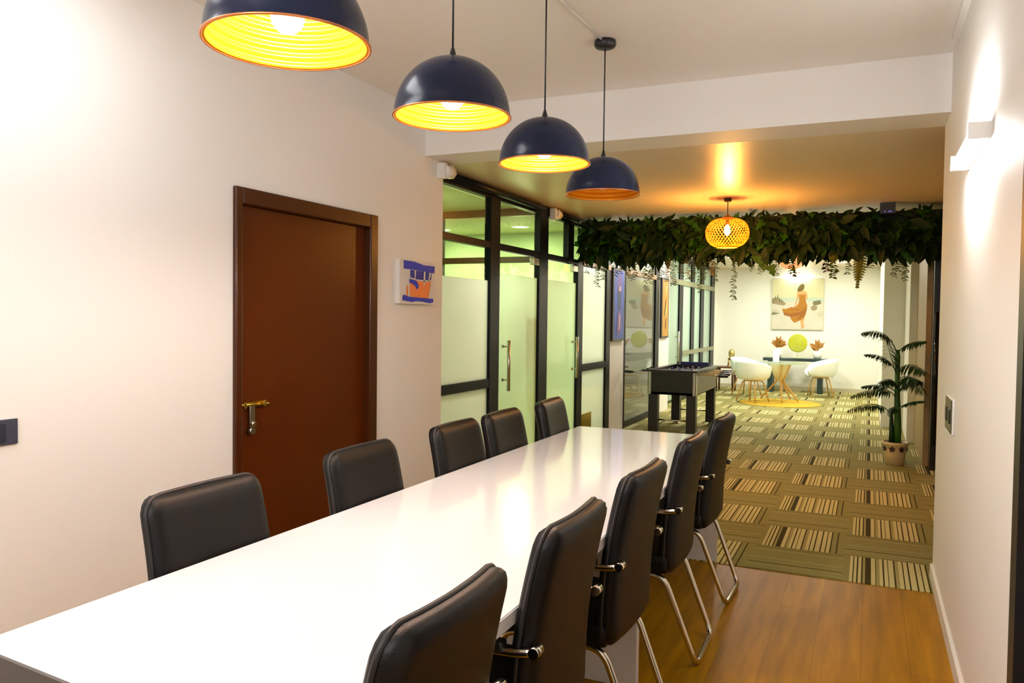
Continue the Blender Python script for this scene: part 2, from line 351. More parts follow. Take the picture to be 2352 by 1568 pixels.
# right black door frame at the picture edge
d2 = thing('door_2', 'black door edge at the right border of the picture', 'door', (XR, 1.9, 0)); d2['kind'] = 'structure'
b = MB(); b.box(XR - 0.012, XR + 0.14, 2.30, 2.385, 0, 2.15); b.box(XR - 0.012, XR + 0.14, 1.45, 1.52, 0, 2.15); b.box(XR - 0.012, XR + 0.14, 1.52, 2.30, 2.08, 2.15); b.build('door_frame', M_DARK, d2)
b = MB(); b.box(XR + 0.03, XR + 0.07, 1.52, 2.30, 0.005, 2.08); b.build('door_leaf', M_DARK, d2)

# ------------------------------------------------------------ glass partition of the lounge
def frame_boxes(b, x, posts, rails, t=0.03):
    for y0, y1, z0, z1 in posts: b.box(x - t, x + t, y0, y1, z0, z1)
    for y0, y1, z0, z1 in rails: b.box(x - t * 0.92, x + t * 0.92, y0, y1, z0, z1)
def pane(parent, name, x, y0, y1, z0, z1, m, t=0.004):
    b = MB(); b.box(x - t, x + t, y0, y1, z0, z1); return b.build(name, m, parent)
w1 = thing('window_1', 'black framed fixed glazing with frosted white film beside the left wall end', 'glass partition', (XG, 5.5, 0)); w1['kind'] = 'structure'
b = MB()
frame_boxes(b, XG, [(4.95, 5.0, 0, ZC2), (5.99, 6.17, 0, ZC2), (7.07, 7.29, 0, ZC2), (7.86, 8.03, 2.03, ZC2)],
            [(5.0, 7.07, 2.45, ZC2), (7.29, 9.36, 2.45, ZC2), (4.95, 9.36, 2.03, 2.085), (5.0, 5.99, 0.85, 0.925), (5.0, 5.99, 0.0, 0.06)])
b.build('window_frame', M_BLACKMETAL, w1)
for y0, y1 in ((5.0, 5.99), (6.17, 7.07), (7.29, 7.86), (8.03, 9.22)): pane(w1, 'transom_pane', XG, y0, y1, 2.085, 2.45, M_GLASS)
pane(w1, 'clear_pane', XG, 5.0, 5.99, 1.757, 2.03, M_GLASS)
pane(w1, 'frosted_pane', XG, 5.0, 5.99, 0.925, 1.757, M_FROSTW)
pane(w1, 'lower_frosted_pane', XG, 5.0, 5.99, 0.06, 0.85, M_FROSTW)
def glass_door(name, label, y0, y1, hy, swing=0):
    o = thing(name, label, 'glass door', (XG, (y0 + y1) / 2, 0)); o['kind'] = 'structure'
    p = pane(o, 'door_leaf', XG, y0 + 0.004, y1 - 0.004, 0.012, 1.83, M_FROST)
    pane(o, 'clear_strip', XG, y0 + 0.004, y1 - 0.004, 1.83, 2.022, M_GLASS)
    b = MB(); b.box(XG - 0.02, XG + 0.02, y0 + 0.004, y1 - 0.004, 0.006, 0.10); b.build('kick_rail', M_STEEL, o)
    b = MB(); b.tube([(XG + 0.065, hy, 0.80), (XG + 0.065, hy, 1.245)], 0.016, 14)
    for z in (0.895, 1.19): b.tube([(XG + 0.004, hy, z), (XG + 0.065, hy, z)], 0.008, 10)
    for z in (0.895, 1.19): b.tube([(XG + 0.004, hy, z), (XG + 0.012, hy, z)], 0.017, 12)
    b.build('pull_handle', M_STEEL, o)
    b = MB(); b.box(XG - 0.015, XG + 0.03, y1 - 0.14, y1 - 0.006, 1.95, 2.02, bevel=0.004); b.build('patch_fitting', M_STEEL, o)
    return o
glass_door('door_3', 'frosted glass door with long steel bar, nearest of the office doors', 6.17, 7.07, 6.30)
glass_door('door_4', 'frosted green glass door with steel bar, second from the left wall', 7.29, 8.18, 8.08)
w2 = thing('window_2', 'black framed fixed frosted pane between the green glass door and blue painting', 'glass partition', (XG, 8.8, 0)); w2['kind'] = 'structure'
b = MB(); frame_boxes(b, XG, [(8.18, 8.35, 0, 2.03), (9.22, 9.38, 0, 2.45)], [(8.35, 9.22, 0.852, 0.93), (8.35, 9.22, 0, 0.06)]); b.build('window_frame', M_BLACKMETAL, w2)
pane(w2, 'frosted_pane', XG, 8.35, 9.22, 0.93, 2.03, M_FROSTW)
pane(w2, 'lower_frosted_pane', XG, 8.35, 9.22, 0.06, 0.852, M_FROSTW)
b = MB(); b.box(XG + 0.025, XG + 0.04, 8.35, 9.36, 2.04, 2.10); b.build('wood_strip', M_ORWOOD, w2)
b = MB(); b.box(XG + 0.006, XG + 0.012, 8.36, 8.75, 0.16, 0.36); b.build('brass_plate', M_BRASS, w2)
w3 = thing('window_3', 'large grey reflective glazed panel between the two tall paintings', 'glass partition', (XG, 10.9, 0)); w3['kind'] = 'structure'
b = MB(); frame_boxes(b, XG, [(10.02, 10.06, 0, ZC2), (11.64, 11.86, 0, ZC2)], [(10.06, 11.64, 2.46, ZC2), (10.06, 11.64, 0.0, 0.09)]); b.build('window_frame', M_BLACKMETAL, w3)
b = MB(); b.box(XG - 0.028, XG + 0.006, 10.06, 11.64, 0.87, 0.965); b.build('middle_rail', mat('grey_rail', (0.09, 0.10, 0.07), 0.3), w3)
b = MB(); b.box(XG - 0.02, XG + 0.035, 10.06, 11.64, 2.035, 2.10); b.build('wood_strip', M_ORWOOD, w3)
pane(w3, 'clear_pane', XG, 10.06, 11.64, 2.10, 2.46, M_FROSTW)
pane(w3, 'privacy_pane', XG, 10.06, 11.64, 0.09, 2.035, M_FROSTG)
XG3 = -3.05
w4 = thing('window_4', 'black grid of tall glass panes at the far end of the side wall', 'glass partition', (XG3, 15, 0)); w4['kind'] = 'structure'
b = MB(); frame_boxes(b, XG3, [(12.55, 12.6, 0, ZC2), (13.71, 14.0, 0, ZC2), (14.73, 15.0, 0, ZC2), (15.62, 15.93, 0, ZC2), (16.72, 17.1, 0, ZC2)],
                      [(12.6, 16.72, 2.46, ZC2), (14.0, 16.72, 0.0, 0.08)]); b.build('window_frame', M_BLACKMETAL, w4)
b = MB(); b.box(XG3 - 0.02, XG3 + 0.034, 12.55, 17.1, 2.05, 2.14); b.box(XG3 - 0.02, XG3 + 0.034, 14.0, 17.1, 0.81, 0.885); b.build('cross_rail', mat('olive_rail', (0.20, 0.21, 0.11), 0.35), w4)
M_PATT = glass_mat('patterned_glass', (0.8, 0.95, 0.9), 1.35, film=0.9, film_col=(0.72, 0.86, 0.76), rough=0.15, tl=0.6)
for y0, y1 in ((12.6, 13.71), (14.0, 14.73), (15.0, 15.62), (15.93, 16.72)):
    pane(w4, 'glass_pane', XG3, y0, y1, 0.08, 2.46, M_PATT)
b = MB(); 
for s in (-0.06, 0.06): b.tube([(XG3 + s, 13.55, 0.72), (XG3 + s, 13.55, 1.24)], 0.016, 10)
for z in (0.8, 1.15): b.tube([(XG3 - 0.06, 13.55, z), (XG3 + 0.06, 13.55, z)], 0.01, 8)
b.build('pull_handle', M_STEEL, w4)
b = MB(); b.box(-3.11, -3.05, 17.1, YB, 0, ZC2); struct(b.build('wall_glass_end', M_WALLFAR), 'short wall return at the far corner of the glazing', 'wall')
# inner office partition
w5 = thing('window_5', 'dark inner office glazing seen through the clear upper glass', 'glass partition', (-4.4, 7.3, 0)); w5['kind'] = 'structure'
b = MB()
b.box(-6.1, -3.05, 7.27, 7.33, 2.47, ZC2); b.box(-6.1, -3.05, 7.27, 7.33, 2.0, 2.06)
for x in (-4.15, -5.2, -6.1): b.box(x - 0.035, x + 0.035, 7.27, 7.33, 0, 2.47)
b.build('window_frame', M_WOODD, w5)

# roller tubes on the top frame
def roller(y0, y1, xb, label):
    o = thing('roller_blind', label, 'roller blind', (-2.88, y0, 2.49), group=None)
    b = MB(); b.tube([(-2.885, y0 + 0.08, 2.50), (-2.885, y1, 2.50)], 0.03, 16); b.build('roller_tube', M_BLACKMETAL, o)
    b = MB(); b.tube([(xb, y0 - 0.055, 2.475), (xb, y0 + 0.05, 2.475)], 0.046, 7); b.box(xb - 0.05, xb + 0.015, y0 - 0.075, y0 - 0.03, 2.42, 2.53, bevel=0.006)
    b.box(-2.93, xb, y0 + 0.05, y0 + 0.085, 2.45, 2.53)
    e = b.build('end_bracket', M_WHITEPL, o); e['label'] = 'white plastic bracket'
    return o
roller(4.94, 7.06, -2.755, 'black roller tube with white end bracket at the left wall corner')
roller(7.36, 8.02, -2.86, 'black roller tube with white bracket, further one nearer the greenery')

# ------------------------------------------------------------ meeting table
t = thing('conference_table', 'long glossy white meeting table running away between ten black chairs', 'table', (-1.23, 2.9, 0))
b = MB()
v = [(-1.70, 1.024), (-0.76, 0.940), (-0.76, 4.82), (-1.70, 4.82)]
lo = [b.bm.verts.new((x, y, 0.71)) for x, y in v]; hi = [b.bm.verts.new((x, y, 0.75)) for x, y in v]
b.face(lo[::-1]); b.face(hi)
for i in range(4): b.face([lo[i], lo[(i + 1) % 4], hi[(i + 1) % 4], hi[i]])
es = [e for e in b.bm.edges]; bmesh.ops.bevel(b.bm, geom=es, offset=0.003, segments=2, affect='EDGES')
b.build('tabletop', M_LAM, t)
for y in (2.98, 4.76):
    b = MB(); b.box(-1.66, -0.80, y, y + 0.04, 0.0, 0.71, bevel=0.002); b.build('support_panel', M_LAM, t)
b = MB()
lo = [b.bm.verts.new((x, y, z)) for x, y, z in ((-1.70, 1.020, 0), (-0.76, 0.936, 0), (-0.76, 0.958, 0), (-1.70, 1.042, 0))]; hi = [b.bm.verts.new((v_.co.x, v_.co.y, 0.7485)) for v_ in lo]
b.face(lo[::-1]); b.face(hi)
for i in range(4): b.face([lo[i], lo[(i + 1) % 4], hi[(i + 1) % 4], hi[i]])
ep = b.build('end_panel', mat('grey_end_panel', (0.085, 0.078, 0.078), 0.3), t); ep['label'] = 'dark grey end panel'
b = MB(); b.box(-1.25, -1.21, 1.10, 4.76, 0.35, 0.71); b.build('spine_panel', M_LAM, t)
b = MB(); b.lathe([(0, 0.752), (0.005, 0.752), (0.006, 0.750)], (-0.855, 1.13, 0), 12); tag(b.build('metal_cap', M_STEEL), 'tiny metal cap on the tabletop beside the nearest right chair', 'cap')

# ------------------------------------------------------------ meeting chairs
def slab(nu, nv, w, z0, z1, thick, cr, xfun, cap=None, pillow=0.35, taper=0.0):
    """padded slab in local YZ, x = depth; rounded corners; returns MB and rim points"""
    b = MB(); H = z1 - z0; F = []; K = []
    for j in range(nv + 1):
        t = j / nv; tt = 0.5 - 0.5 * math.cos(PI * t); z = z0 + H * tt; dz = min(z - z0, z1 - z)
        hw = w / 2 - taper * tt
        if dz < cr: hw -= cr - math.sqrt(max(0, cr * cr - (cr - dz) ** 2))
        rf, rk = [], []
        for i in range(nu + 1):
            a = -math.cos(PI * i / nu); y = a * hw
            ed = min(1 - abs(a), 1) * hw; e = min(ed, dz)
            k = min(1, e / 0.045); th = thick * (0.22 + 0.78 * math.sqrt(max(0, 1 - (1 - k) ** 2))) / 2 * (1 + pillow * 0.3 * (1 - a * a))
            x = xfun(tt) + 0.012 * a * a
            rf.append(b.bm.verts.new((x + th, y, z))); rk.append(b.bm.verts.new((x - th, y, z)))
        F.append(rf); K.append(rk)
    for j in range(nv):
        for i in range(nu):
            b.face([F[j][i], F[j][i + 1], F[j + 1][i + 1], F[j + 1][i]], 0, True)
            b.face([K[j][i], K[j + 1][i], K[j + 1][i + 1], K[j][i + 1]], 0, True)
    rim = [(0, i) for i in range(nu + 1)] + [(j, nu) for j in range(1, nv + 1)] + [(nv, i) for i in range(nu - 1, -1, -1)] + [(j, 0) for j in range(nv - 1, 0, -1)]
    for q in range(len(rim)):
        j0, i0 = rim[q]; j1, i1 = rim[(q + 1) % len(rim)]
        b.face([F[j0][i0], K[j0][i0], K[j1][i1], F[j1][i1]], 0, True)
    pts = [(F[j][i].co + K[j][i].co) / 2 + (F[j][i].co - K[j][i].co) * 0.35 for j, i in rim]
    return b, pts
def make_chair(label):
    c = thing('meeting_chair', label, 'chair', (0, 0, 0), 0, None)
    xf = lambda t: 0.03 + 0.058 * (1 - t) + 0.018 * math.sin(PI * t) - 0.012 * t * t
    b, rim = slab(18, 22, 0.458, 0.385, 0.946, 0.072, 0.055, xf, taper=0.012)
    bk = b.build('backrest', M_LEATHER, c, world=False)
    p = MB(); p.tube(rim, 0.0065, 6, closed=True); p.build('piping', M_PIPING, bk, world=False)
    b = MB(); b.box(0.085, 0.545, -0.235, 0.235, 0.385, 0.465, bevel=0.025); b.build('seat', M_LEATHER, c, world=False)
    # rear loop: under the seat, bending down to a floor bar
    for nm, s in (('rear_leg_frame', 1), ('front_leg_frame', -1)):
        if s == 1: pts = [(0.34, -0.19, 0.372), (0.11, -0.19, 0.372), (-0.03, -0.18, 0.013), (-0.03, 0.18, 0.013), (0.11, 0.19, 0.372), (0.34, 0.19, 0.372)]
        else: pts = [(0.36, -0.19, 0.372), (0.47, -0.19, 0.372), (0.51, -0.18, 0.013), (0.51, 0.18, 0.013), (0.47, 0.19, 0.372), (0.36, 0.19, 0.372)]
        b = MB(); b.tube(roundpath(pts, 0.055, 6), 0.0125, 10); b.build(nm, M_CHROME, c, world=False)
    for s in (-1, 1):
        b = MB(); pts = [(0.040, s * 0.236, 0.664), (0.085, s * 0.240, 0.655), (0.34, s * 0.240, 0.645), (0.39, s * 0.235, 0.60), (0.37, s * 0.222, 0.375)]
        b.tube(roundpath(pts, 0.03, 4), 0.011, 8, flat=0.75); b.tube([(0.042, s * 0.215, 0.666), (0.042, s * 0.252, 0.666)], 0.014, 10)
        ar = b.build('armrest', M_CHROME, c, world=False)
        b = MB(); b.box(0.12, 0.33, s * 0.24 - 0.018, s * 0.24 + 0.018, 0.655, 0.682, bevel=0.008); b.build('arm_pad', M_DARK, ar, world=False)
    return c
G1, G2 = 'black chairs along the wall side of the table', 'black chairs along the aisle side of the table'
XRc, XLc = -0.655, -1.815
right = [(1.255, 'nearest black leather chair on the aisle side, back cropped by the frame'),
         (1.925, 'second aisle side black leather chair, behind the nearest one'),
         (2.63, 'middle aisle side black leather chair with visible steel arm bracket'),
         (3.45, 'fourth aisle side black leather chair with steel loop on wood floor'),
         (4.22, 'furthest aisle side black leather chair beside the carpet edge')]
left = [(1.735, 0.0, 'nearest wall side black leather chair, large back left of the door'),
        (2.525, 0.0, 'second wall side black leather chair, back overlapping the brown door'),
        (3.285, 0.0, 'middle wall side black leather chair, partly covering its right neighbour'),
        (3.81, 0.0, 'fourth wall side black leather chair in front of the glass door'),
        (4.50, 0.05, 'furthest wall side black leather chair standing alone by green glass')]
proto = make_chair(right[0][1]); proto['group'] = G2
for i, (y, lab) in enumerate(right):
    rz = PI + [0.0, 0.01, -0.015, 0.01, -0.02][i]
    if i == 0: proto.location = (XRc, y, 0); proto.rotation_euler = (0, 0, rz)
    else: dup(proto, (XRc, y, 0), rz, lab, G2)
for y, rz, lab in left: dup(proto, (XLc, y, 0), rz, lab, G1)

# ------------------------------------------------------------ dome pendants
def make_pendant(x, y, zr, label, lit):
    R_ = 0.188; Hh = 0.19
    o = thing('pendant_lamp', label, 'pendant lamp', (x, y, zr), 0, 'dome pendants over the meeting table')
    b = MB(); n = 22
    out = [(R_ + 0.004, 0.0)] + [(R_ * math.cos(a) ** 0.93 if math.cos(a) > 0 else 0, Hh * math.sin(a)) for a in [PI / 2 * i / n for i in range(1, n)]] + [(0.0, Hh)]
    b.lathe(out, (0, 0, 0), 48); sh = b.build('lamp_shade', M_SHADE, o, world=False)
    b = MB(); inn = []
    m = 150
    for i in range(m + 1):
        a = PI / 2 * 0.97 * i / m; rr = (R_ - 0.006) * math.cos(a) ** 0.93; zz = (Hh - 0.006) * math.sin(a)
        w = 0.0042 * math.sin(2 * PI * i / m * 13); inn.append((max(0.002, rr - w * math.cos(a)), zz - w * math.sin(a)))
    b.lathe([(R_, 0.0)] + inn, (0, 0, 0), 48); li = b.build('shade_lining', M_GOLD, o, world=False)
    b = MB(); b.tube([((R_ + 0.002) * math.cos(2 * PI * k / 48), (R_ + 0.002) * math.sin(2 * PI * k / 48), 0) for k in range(48)], 0.0035, 6, closed=True); b.build('rim', M_COPPER, o, world=False)
    b = MB(); b.lathe([(0.0, Hh + 0.035), (0.005, Hh + 0.033), (0.012, Hh + 0.008), (0.017, Hh - 0.002)], (0, 0, 0), 16); b.build('cord_grip', M_DARK, o, world=False)
    b = MB(); b.tube([(0, 0, Hh + 0.02), (0, 0, ZC - zr - 0.02)], 0.0035, 8); b.build('cord', M_DARK, o, world=False)
    b = MB(); zt = ZC - zr; b.lathe([(0, zt - 0.042), (0.03, zt - 0.042), (0.05, zt - 0.034), (0.056, zt - 0.02), (0.053, zt), (0, zt)], (0, 0, 0), 24); b.build('ceiling_canopy', M_DARK, o, world=False)
    b = MB(); b.lathe([(0, Hh - 0.02), (0.02, Hh - 0.02), (0.02, Hh - 0.085), (0, Hh - 0.085)], (0, 0, 0), 16); b.build('socket', M_DARK, o, world=False)
    b = MB(); zc = 0.062; b.lathe([(0, zc - 0.038)] + [(0.038 * math.sin(a), zc - 0.038 * math.cos(a)) for a in [PI * i / 12 for i in range(1, 11)]] + [(0.014, zc + 0.045)], (0, 0, 0), 20)
    b.build('bulb', M_BULB if lit else M_WHITEPL, o, world=False)
    return o
make_pendant(-1.25, 1.471, 2.078, 'nearest dark blue dome pendant with glowing yellow lining, cropped on top', True)
make_pendant(-1.25, 2.265, 2.095, 'lit blue dome pendant, second from the near end of the table', True)
make_pendant(-1.25, 3.060, 2.088, 'smaller looking lit dome pendant, third along the row', True)
make_pendant(-1.25, 3.852, 2.077, 'furthest grey dome pendant, unlit with dull orange lining and visible ceiling cap', False)

# tube light on the right wall
o = thing('tube_light', 'glowing white tube light fixed high on the right wall', 'light fixture', (XR, 3.43, 2.10), 0)
b = MB(); b.box(XR - 0.03, XR, 3.12, 3.745, 2.085, 2.125); b.build('mounting_rail', M_WHITEPL, o)
b = MB(); b.tube([(XR - 0.045, 3.135, 2.10), (XR - 0.045, 3.735, 2.10)], 0.022, 14); b.build('glowing_tube', M_TUBE, o)
for y in (3.115, 3.73):
    b = MB(); b.box(XR - 0.07, XR, y, y + 0.018, 2.078, 2.135); b.build('end_cap', M_WHITEPL, o)
# unseen bodies made up for the two added fill lights
o = thing('ceiling_fill_panel', 'unseen flat white panel added as fill light on the ceiling beside the left wall', 'light fixture', (-2.15, 1.6, 2.83))
b = MB(); b.box(-2.42, -1.88, 1.03, 2.17, 2.81, 2.85); b.build('fill_panel_body', M_WHITEPL, o)
o = thing('rear_fill_shelf', 'unseen white shelf added for the fill light high on the rear wall', 'light fixture', (-1.3, -1.58, 2.5))
b = MB(); b.box(-1.9, -0.7, -1.6, -1.12, 2.50, 2.55); b.build('fill_shelf', M_WHITEPL, o)

# switch plates
o = thing('switch_plate', 'dark switch plate with white surround on the right wall', 'switch', (XR, 4.22, 1.02))
b = MB(); b.box(XR - 0.010, XR, 4.06, 4.37, 0.938, 1.10, bevel=0.003); b.build('surround', M_WHITEPL, o)
b = MB(); b.box(XR - 0.014, XR - 0.009, 4.075, 4.362, 0.944, 1.095); pl = b.build('face_plate', mat('grey_brown_plate', (0.06, 0.055, 0.035), 0.35), o)
for y in (4.15, 4.29):
    b = MB(); b.box(XR - 0.019, XR - 0.013, y - 0.035, y + 0.035, 0.985, 1.05, bevel=0.002); b.build('rocker', M_DARK, pl)
o = thing('wall_socket_plate', 'dark grey rectangular wall plate at the left edge of the picture', 'socket', (XL, 1.76, 1.016))
b = MB(); b.box(XL, XL + 0.009, 1.67, 1.847, 0.972, 1.063, bevel=0.002); b.build('face_plate', mat('slate_plate', (0.05, 0.055, 0.085), 0.3), o)
b = MB(); b.box(XL + 0.008, XL + 0.013, 1.70, 1.80, 0.985, 1.05, bevel=0.002); b.build('rocker', mat('slate_plate_dark', (0.025, 0.03, 0.05), 0.3), o)
# small picture with bands
def pic_poly(b, fn, pts, mi, lift): b.poly([fn(u, v, lift) for u, v in pts], mi)
o = thing('canvas_painting', 'small white canvas with blue bands and orange shape on the left wall', 'painting', (XL, 4.575, 1.67))
Y0, Y1, Z0, Z1 = 4.345, 4.795, 1.53, 1.818
b = MB(); b.box(XL, XL + 0.028, Y0, Y1, Z0, Z1); cv = b.build('canvas', mat('white_canvas', (0.80, 0.77, 0.74), 0.7), o)
fn = lambda px, py, l: (XL + 0.028 + l, Y0 + 0.04 + (px - 340) / 755 * (Y1 - Y0 - 0.045), Z1 - 0.008 - (py - 330 - (px - 340) * 0.12) / 1000 * (Z1 - Z0) if False else Z1 - 0.006 - (py - 320 - (px - 340) * 0.10 * (1 - (py - 320) / 1000)) / 1010 * (Z1 - Z0 - 0.012))
b = MB()
pic_poly(b, fn, [(360, 545), (1030, 610), (1010, 770), (855, 780), (640, 765), (500, 720), (370, 700)][1:6], 0, 0.001)
pic_poly(b, fn, [(500, 545), (1030, 600), (1005, 770), (850, 780), (640, 765), (500, 715)], 1, 0.0012)
pic_poly(b, fn, [(350, 320), (600, 350), (820, 425), (1100, 445), (1090, 610), (840, 580), (600, 545), (350, 520)], 0, 0.002)
pic_poly(b, fn, [(330, 1165), (360, 1140), (480, 1185), (1070, 1215), (1065, 1300), (960, 1320), (800, 1290), (640, 1285), (550, 1310), (420, 1290), (320, 1275)], 0, 0.002)
pic_poly(b, fn, [(490, 760), (660, 790), (850, 830), (1000, 795), (985, 960), (940, 1210), (510, 1180), (485, 1000)], 2, 0.0014)
pic_poly(b, fn, [(470, 755), (650, 800), (700, 900), (700, 960), (650, 1010), (620, 930), (520, 860), (480, 850)], 0, 0.0022)
pic_poly(b, fn, [(420, 930), (470, 920), (480, 1180), (410, 1150)], 2, 0.0015)
for q in ([(600, 550), (635, 553), (620, 760), (600, 755)], [(825, 575), (858, 580), (855, 800), (830, 930), (815, 800)], [(960, 600), (1010, 605), (945, 840), (930, 840)], [(440, 700), (470, 720), (490, 1180), (455, 1170)], [(1010, 780), (1030, 780), (975, 1205), (945, 1200)], [(480, 715), (640, 765), (850, 795), (1010, 770), (1005, 795), (850, 825), (640, 795), (480, 745)]):
    pic_poly(b, fn, q, 3, 0.003)
b.build('painted_shapes', [mat('cobalt_paint', (0.004, 0.03, 0.55), 0.6), mat('royal_paint', (0.003, 0.018, 0.33), 0.6), mat('orange_paint', (0.95, 0.27, 0.07), 0.6), mat('white_paint', (0.78, 0.76, 0.76), 0.6)], cv, recalc=False)

# tall paintings on the glass wall piers
def tall_pic(name, label, y0, y1, z0, z1, base, cols, shapes, xf):
    o = thing(name, label, 'painting', (xf, (y0 + y1) / 2, (z0 + z1) / 2))
    b = MB(); b.box(xf, xf + 0.03, y0, y1, z0, z1); b.build('picture_frame', M_DARK, o)
    b = MB(); fx = lambda u, v, l: (xf + 0.031 + l, y0 + 0.05 + u * (y1 - y0 - 0.10), z0 + 0.03 + v * (z1 - z0 - 0.06))
    b.poly([fx(0, 0, 0), fx(1, 0, 0), fx(1, 1, 0), fx(0, 1, 0)], 0)
    for i, (pts, mi) in enumerate(shapes): b.poly([fx(u, v, 0.0008 * (i + 1)) for u, v in pts], mi)
    b.build('painted_canvas', [base] + cols, o, recalc=False); return o
tall_pic('portrait_painting', 'tall narrow blue and violet painting on the white pier', 9.42, 9.93, 1.165, 2.085, mat('blue_oil', (0.008, 0.06, 0.48), 0.45, noise=0.5, nscale=9),
         [mat('violet_oil', (0.14, 0.06, 0.30), 0.5, noise=0.4, nscale=20), mat('dark_blue_oil', (0.008, 0.02, 0.13), 0.5), mat('pink_oil', (0.55, 0.33, 0.40), 0.5)],
         [([(0.3, 0.68), (0.7, 0.66), (0.75, 0.85), (0.65, 0.95), (0.4, 0.95), (0.25, 0.85)], 1), ([(0.35, 0.45), (0.65, 0.42), (0.75, 0.66), (0.5, 0.74), (0.3, 0.68)], 2), ([(0.25, 0.05), (0.7, 0.08), (0.75, 0.3), (0.55, 0.45), (0.3, 0.35)], 1),
          ([(0.45, 0.12), (0.6, 0.14), (0.62, 0.34), (0.5, 0.38)], 3), ([(0.4, 0.70), (0.62, 0.70), (0.66, 0.76), (0.5, 0.78)], 3)], XG + 0.02)
tall_pic('abstract_painting', 'tall narrow golden yellow painting with dark squiggles, on the further pier', 11.93, 12.40, 1.155, 2.085, mat('gold_oil', (0.52, 0.24, 0.004), 0.4, noise=0.3, nscale=10),
         [mat('umber_oil', (0.10, 0.05, 0.01), 0.5), mat('pale_gold_oil', (0.85, 0.65, 0.25), 0.4)],
         [([(0.5, 0.86), (0.75, 0.9), (0.7, 0.78), (0.55, 0.72), (0.62, 0.84)], 2), ([(0.3, 0.4), (0.45, 0.62), (0.65, 0.7), (0.5, 0.5), (0.4, 0.35)], 1), ([(0.55, 0.3), (0.7, 0.5), (0.62, 0.55), (0.5, 0.4)], 2), ([(0.6, 0.1), (0.7, 0.3), (0.6, 0.34), (0.5, 0.18)], 1)], XG + 0.02)

# ------------------------------------------------------------ football table
def foosball():
    o = thing('football_table', 'black table football cabinet with steel rods standing on the carpet', 'football table', (-2.2, 10.3, 0))
    x0, x1, y0, y1 = -2.485, -1.90, 9.60, 11.0
    b = MB()
    b.box(x0, x1, y0, y0 + 0.03, 0.52, 0.80); b.box(x0, x1, y1 - 0.03, y1, 0.52, 0.80)
    b.box(x0, x0 + 0.03, y0, y1, 0.52, 0.80); b.box(x1 - 0.03, x1, y0, y1, 0.52, 0.80); b.box(x0, x1, y0, y1, 0.52, 0.55)
    b.build('cabinet', mat('cabinet_black', (0.006, 0.0055, 0.005), 0.4), o)
    b = MB()
    for q in ((x0 - 0.02, x1 + 0.02, y0 - 0.02, y0 + 0.05), (x0 - 0.02, x1 + 0.02, y1 - 0.05, y1 + 0.02), (x0 - 0.02, x0 + 0.045, y0 + 0.05, y1 - 0.05), (x1 - 0.045, x1 + 0.02, y0 + 0.05, y1 - 0.05)): b.box(*q, 0.80, 0.825)
    b.build('rim', mat('purple_black_rim', (0.025, 0.010, 0.028), 0.25), o)
    b = MB(); b.box(x0 + 0.03, x1 - 0.03, y0 + 0.03, y1 - 0.03, 0.70, 0.715); b.build('playfield', mat('playfield_purple', (0.06, 0.03, 0.09), 0.3), o)
    b = MB(); b.box(x0 + 0.1, x1 - 0.1, y1 - 0.02, y1 + 0.01, 0.825, 0.86); b.build('score_rail', mat('blue_rail', (0.01, 0.02, 0.12), 0.3), o)
    for x, y in ((x0 - 0.006, y0 - 0.006), (x1 - 0.034, y0 - 0.006)):
        b = MB(); b.box(x, x + 0.04, y, y + 0.012, 0.52, 0.80); b.box(x if x < -2.2 else x + 0.034, x + 0.006 if x < -2.2 else x + 0.042, y, y + 0.05, 0.52, 0.80); c = b.build('corner_strip', M_STEEL, o)
    b = MB(); b.box(x1 - 0.002, x1 + 0.004, y0 + 0.06, y1 - 0.03, 0.53, 0.79); b.build('side_panel', mat('olive_side_panel', (0.10, 0.085, 0.035), 0.35), o)
    for x in (x0, x1 - 0.115):
        for y in (y0 + 0.01, y1 - 0.125):
            b = MB(); b.box(x, x + 0.115, y, y + 0.115, 0.05, 0.52, bevel=0.006); l = b.build('leg', M_DARK, o)
            b = MB(); b.lathe([(0, 0.004), (0.05, 0.004), (0.05, 0.018), (0.02, 0.03), (0.012, 0.05), (0, 0.05)], (x + 0.057, y + 0.057, 0), 14); b.build('levelling_foot', M_CHROME, l)
    for y in (y0 + 0.065, y1 - 0.065):
        b = MB(); b.tube([(x0 + 0.05, y, 0.20), (x1 - 0.05, y, 0.20)], 0.010, 8); b.build('stretcher', M_CHROME, o)
    for k in range(8):
        y = y0 + 0.14 + k * 0.16; s = 1 if k % 2 == 0 else -1; sh = [0.05, -0.07, 0.02, 0.08, -0.03, 0.06, -0.05, 0.03][k]
        b = MB(); b.tube([(x0 - 0.26 + sh, y, 0.765), (x1 + 0.26 + sh, y, 0.765)], 0.008, 8); r = b.build('rod', M_CHROME, o)
        b = MB(); xh = x1 + 0.26 + sh if s > 0 else x0 - 0.26 + sh; b.tube([(xh - 0.07, y, 0.765), (xh - 0.03, y, 0.765), (xh + 0.04, y, 0.765), (xh + 0.05, y, 0.765)], [0.014, 0.019, 0.017, 0.012], 10); b.build('handle', M_DARK, r)
        for i in range([1, 2, 3, 5, 5, 3, 2, 1][k]):
            b = MB()
            n = [1, 2, 3, 5, 5, 3, 2, 1][k]; xx = x0 + 0.08 + (i + 0.5) * (x1 - x0 - 0.16) / n
            b.box(xx - 0.012, xx + 0.012, y - 0.012, y + 0.012, 0.725, 0.79, bevel=0.004); b.lathe([(0, 0.79), (0.011, 0.795), (0.011, 0.81), (0, 0.815)], (xx, y, 0), 8)
            b.build('player', mat('blue_players' if s > 0 else 'grey_players', (0.05, 0.08, 0.3) if s > 0 else (0.3, 0.28, 0.32), 0.35), r)
foosball()

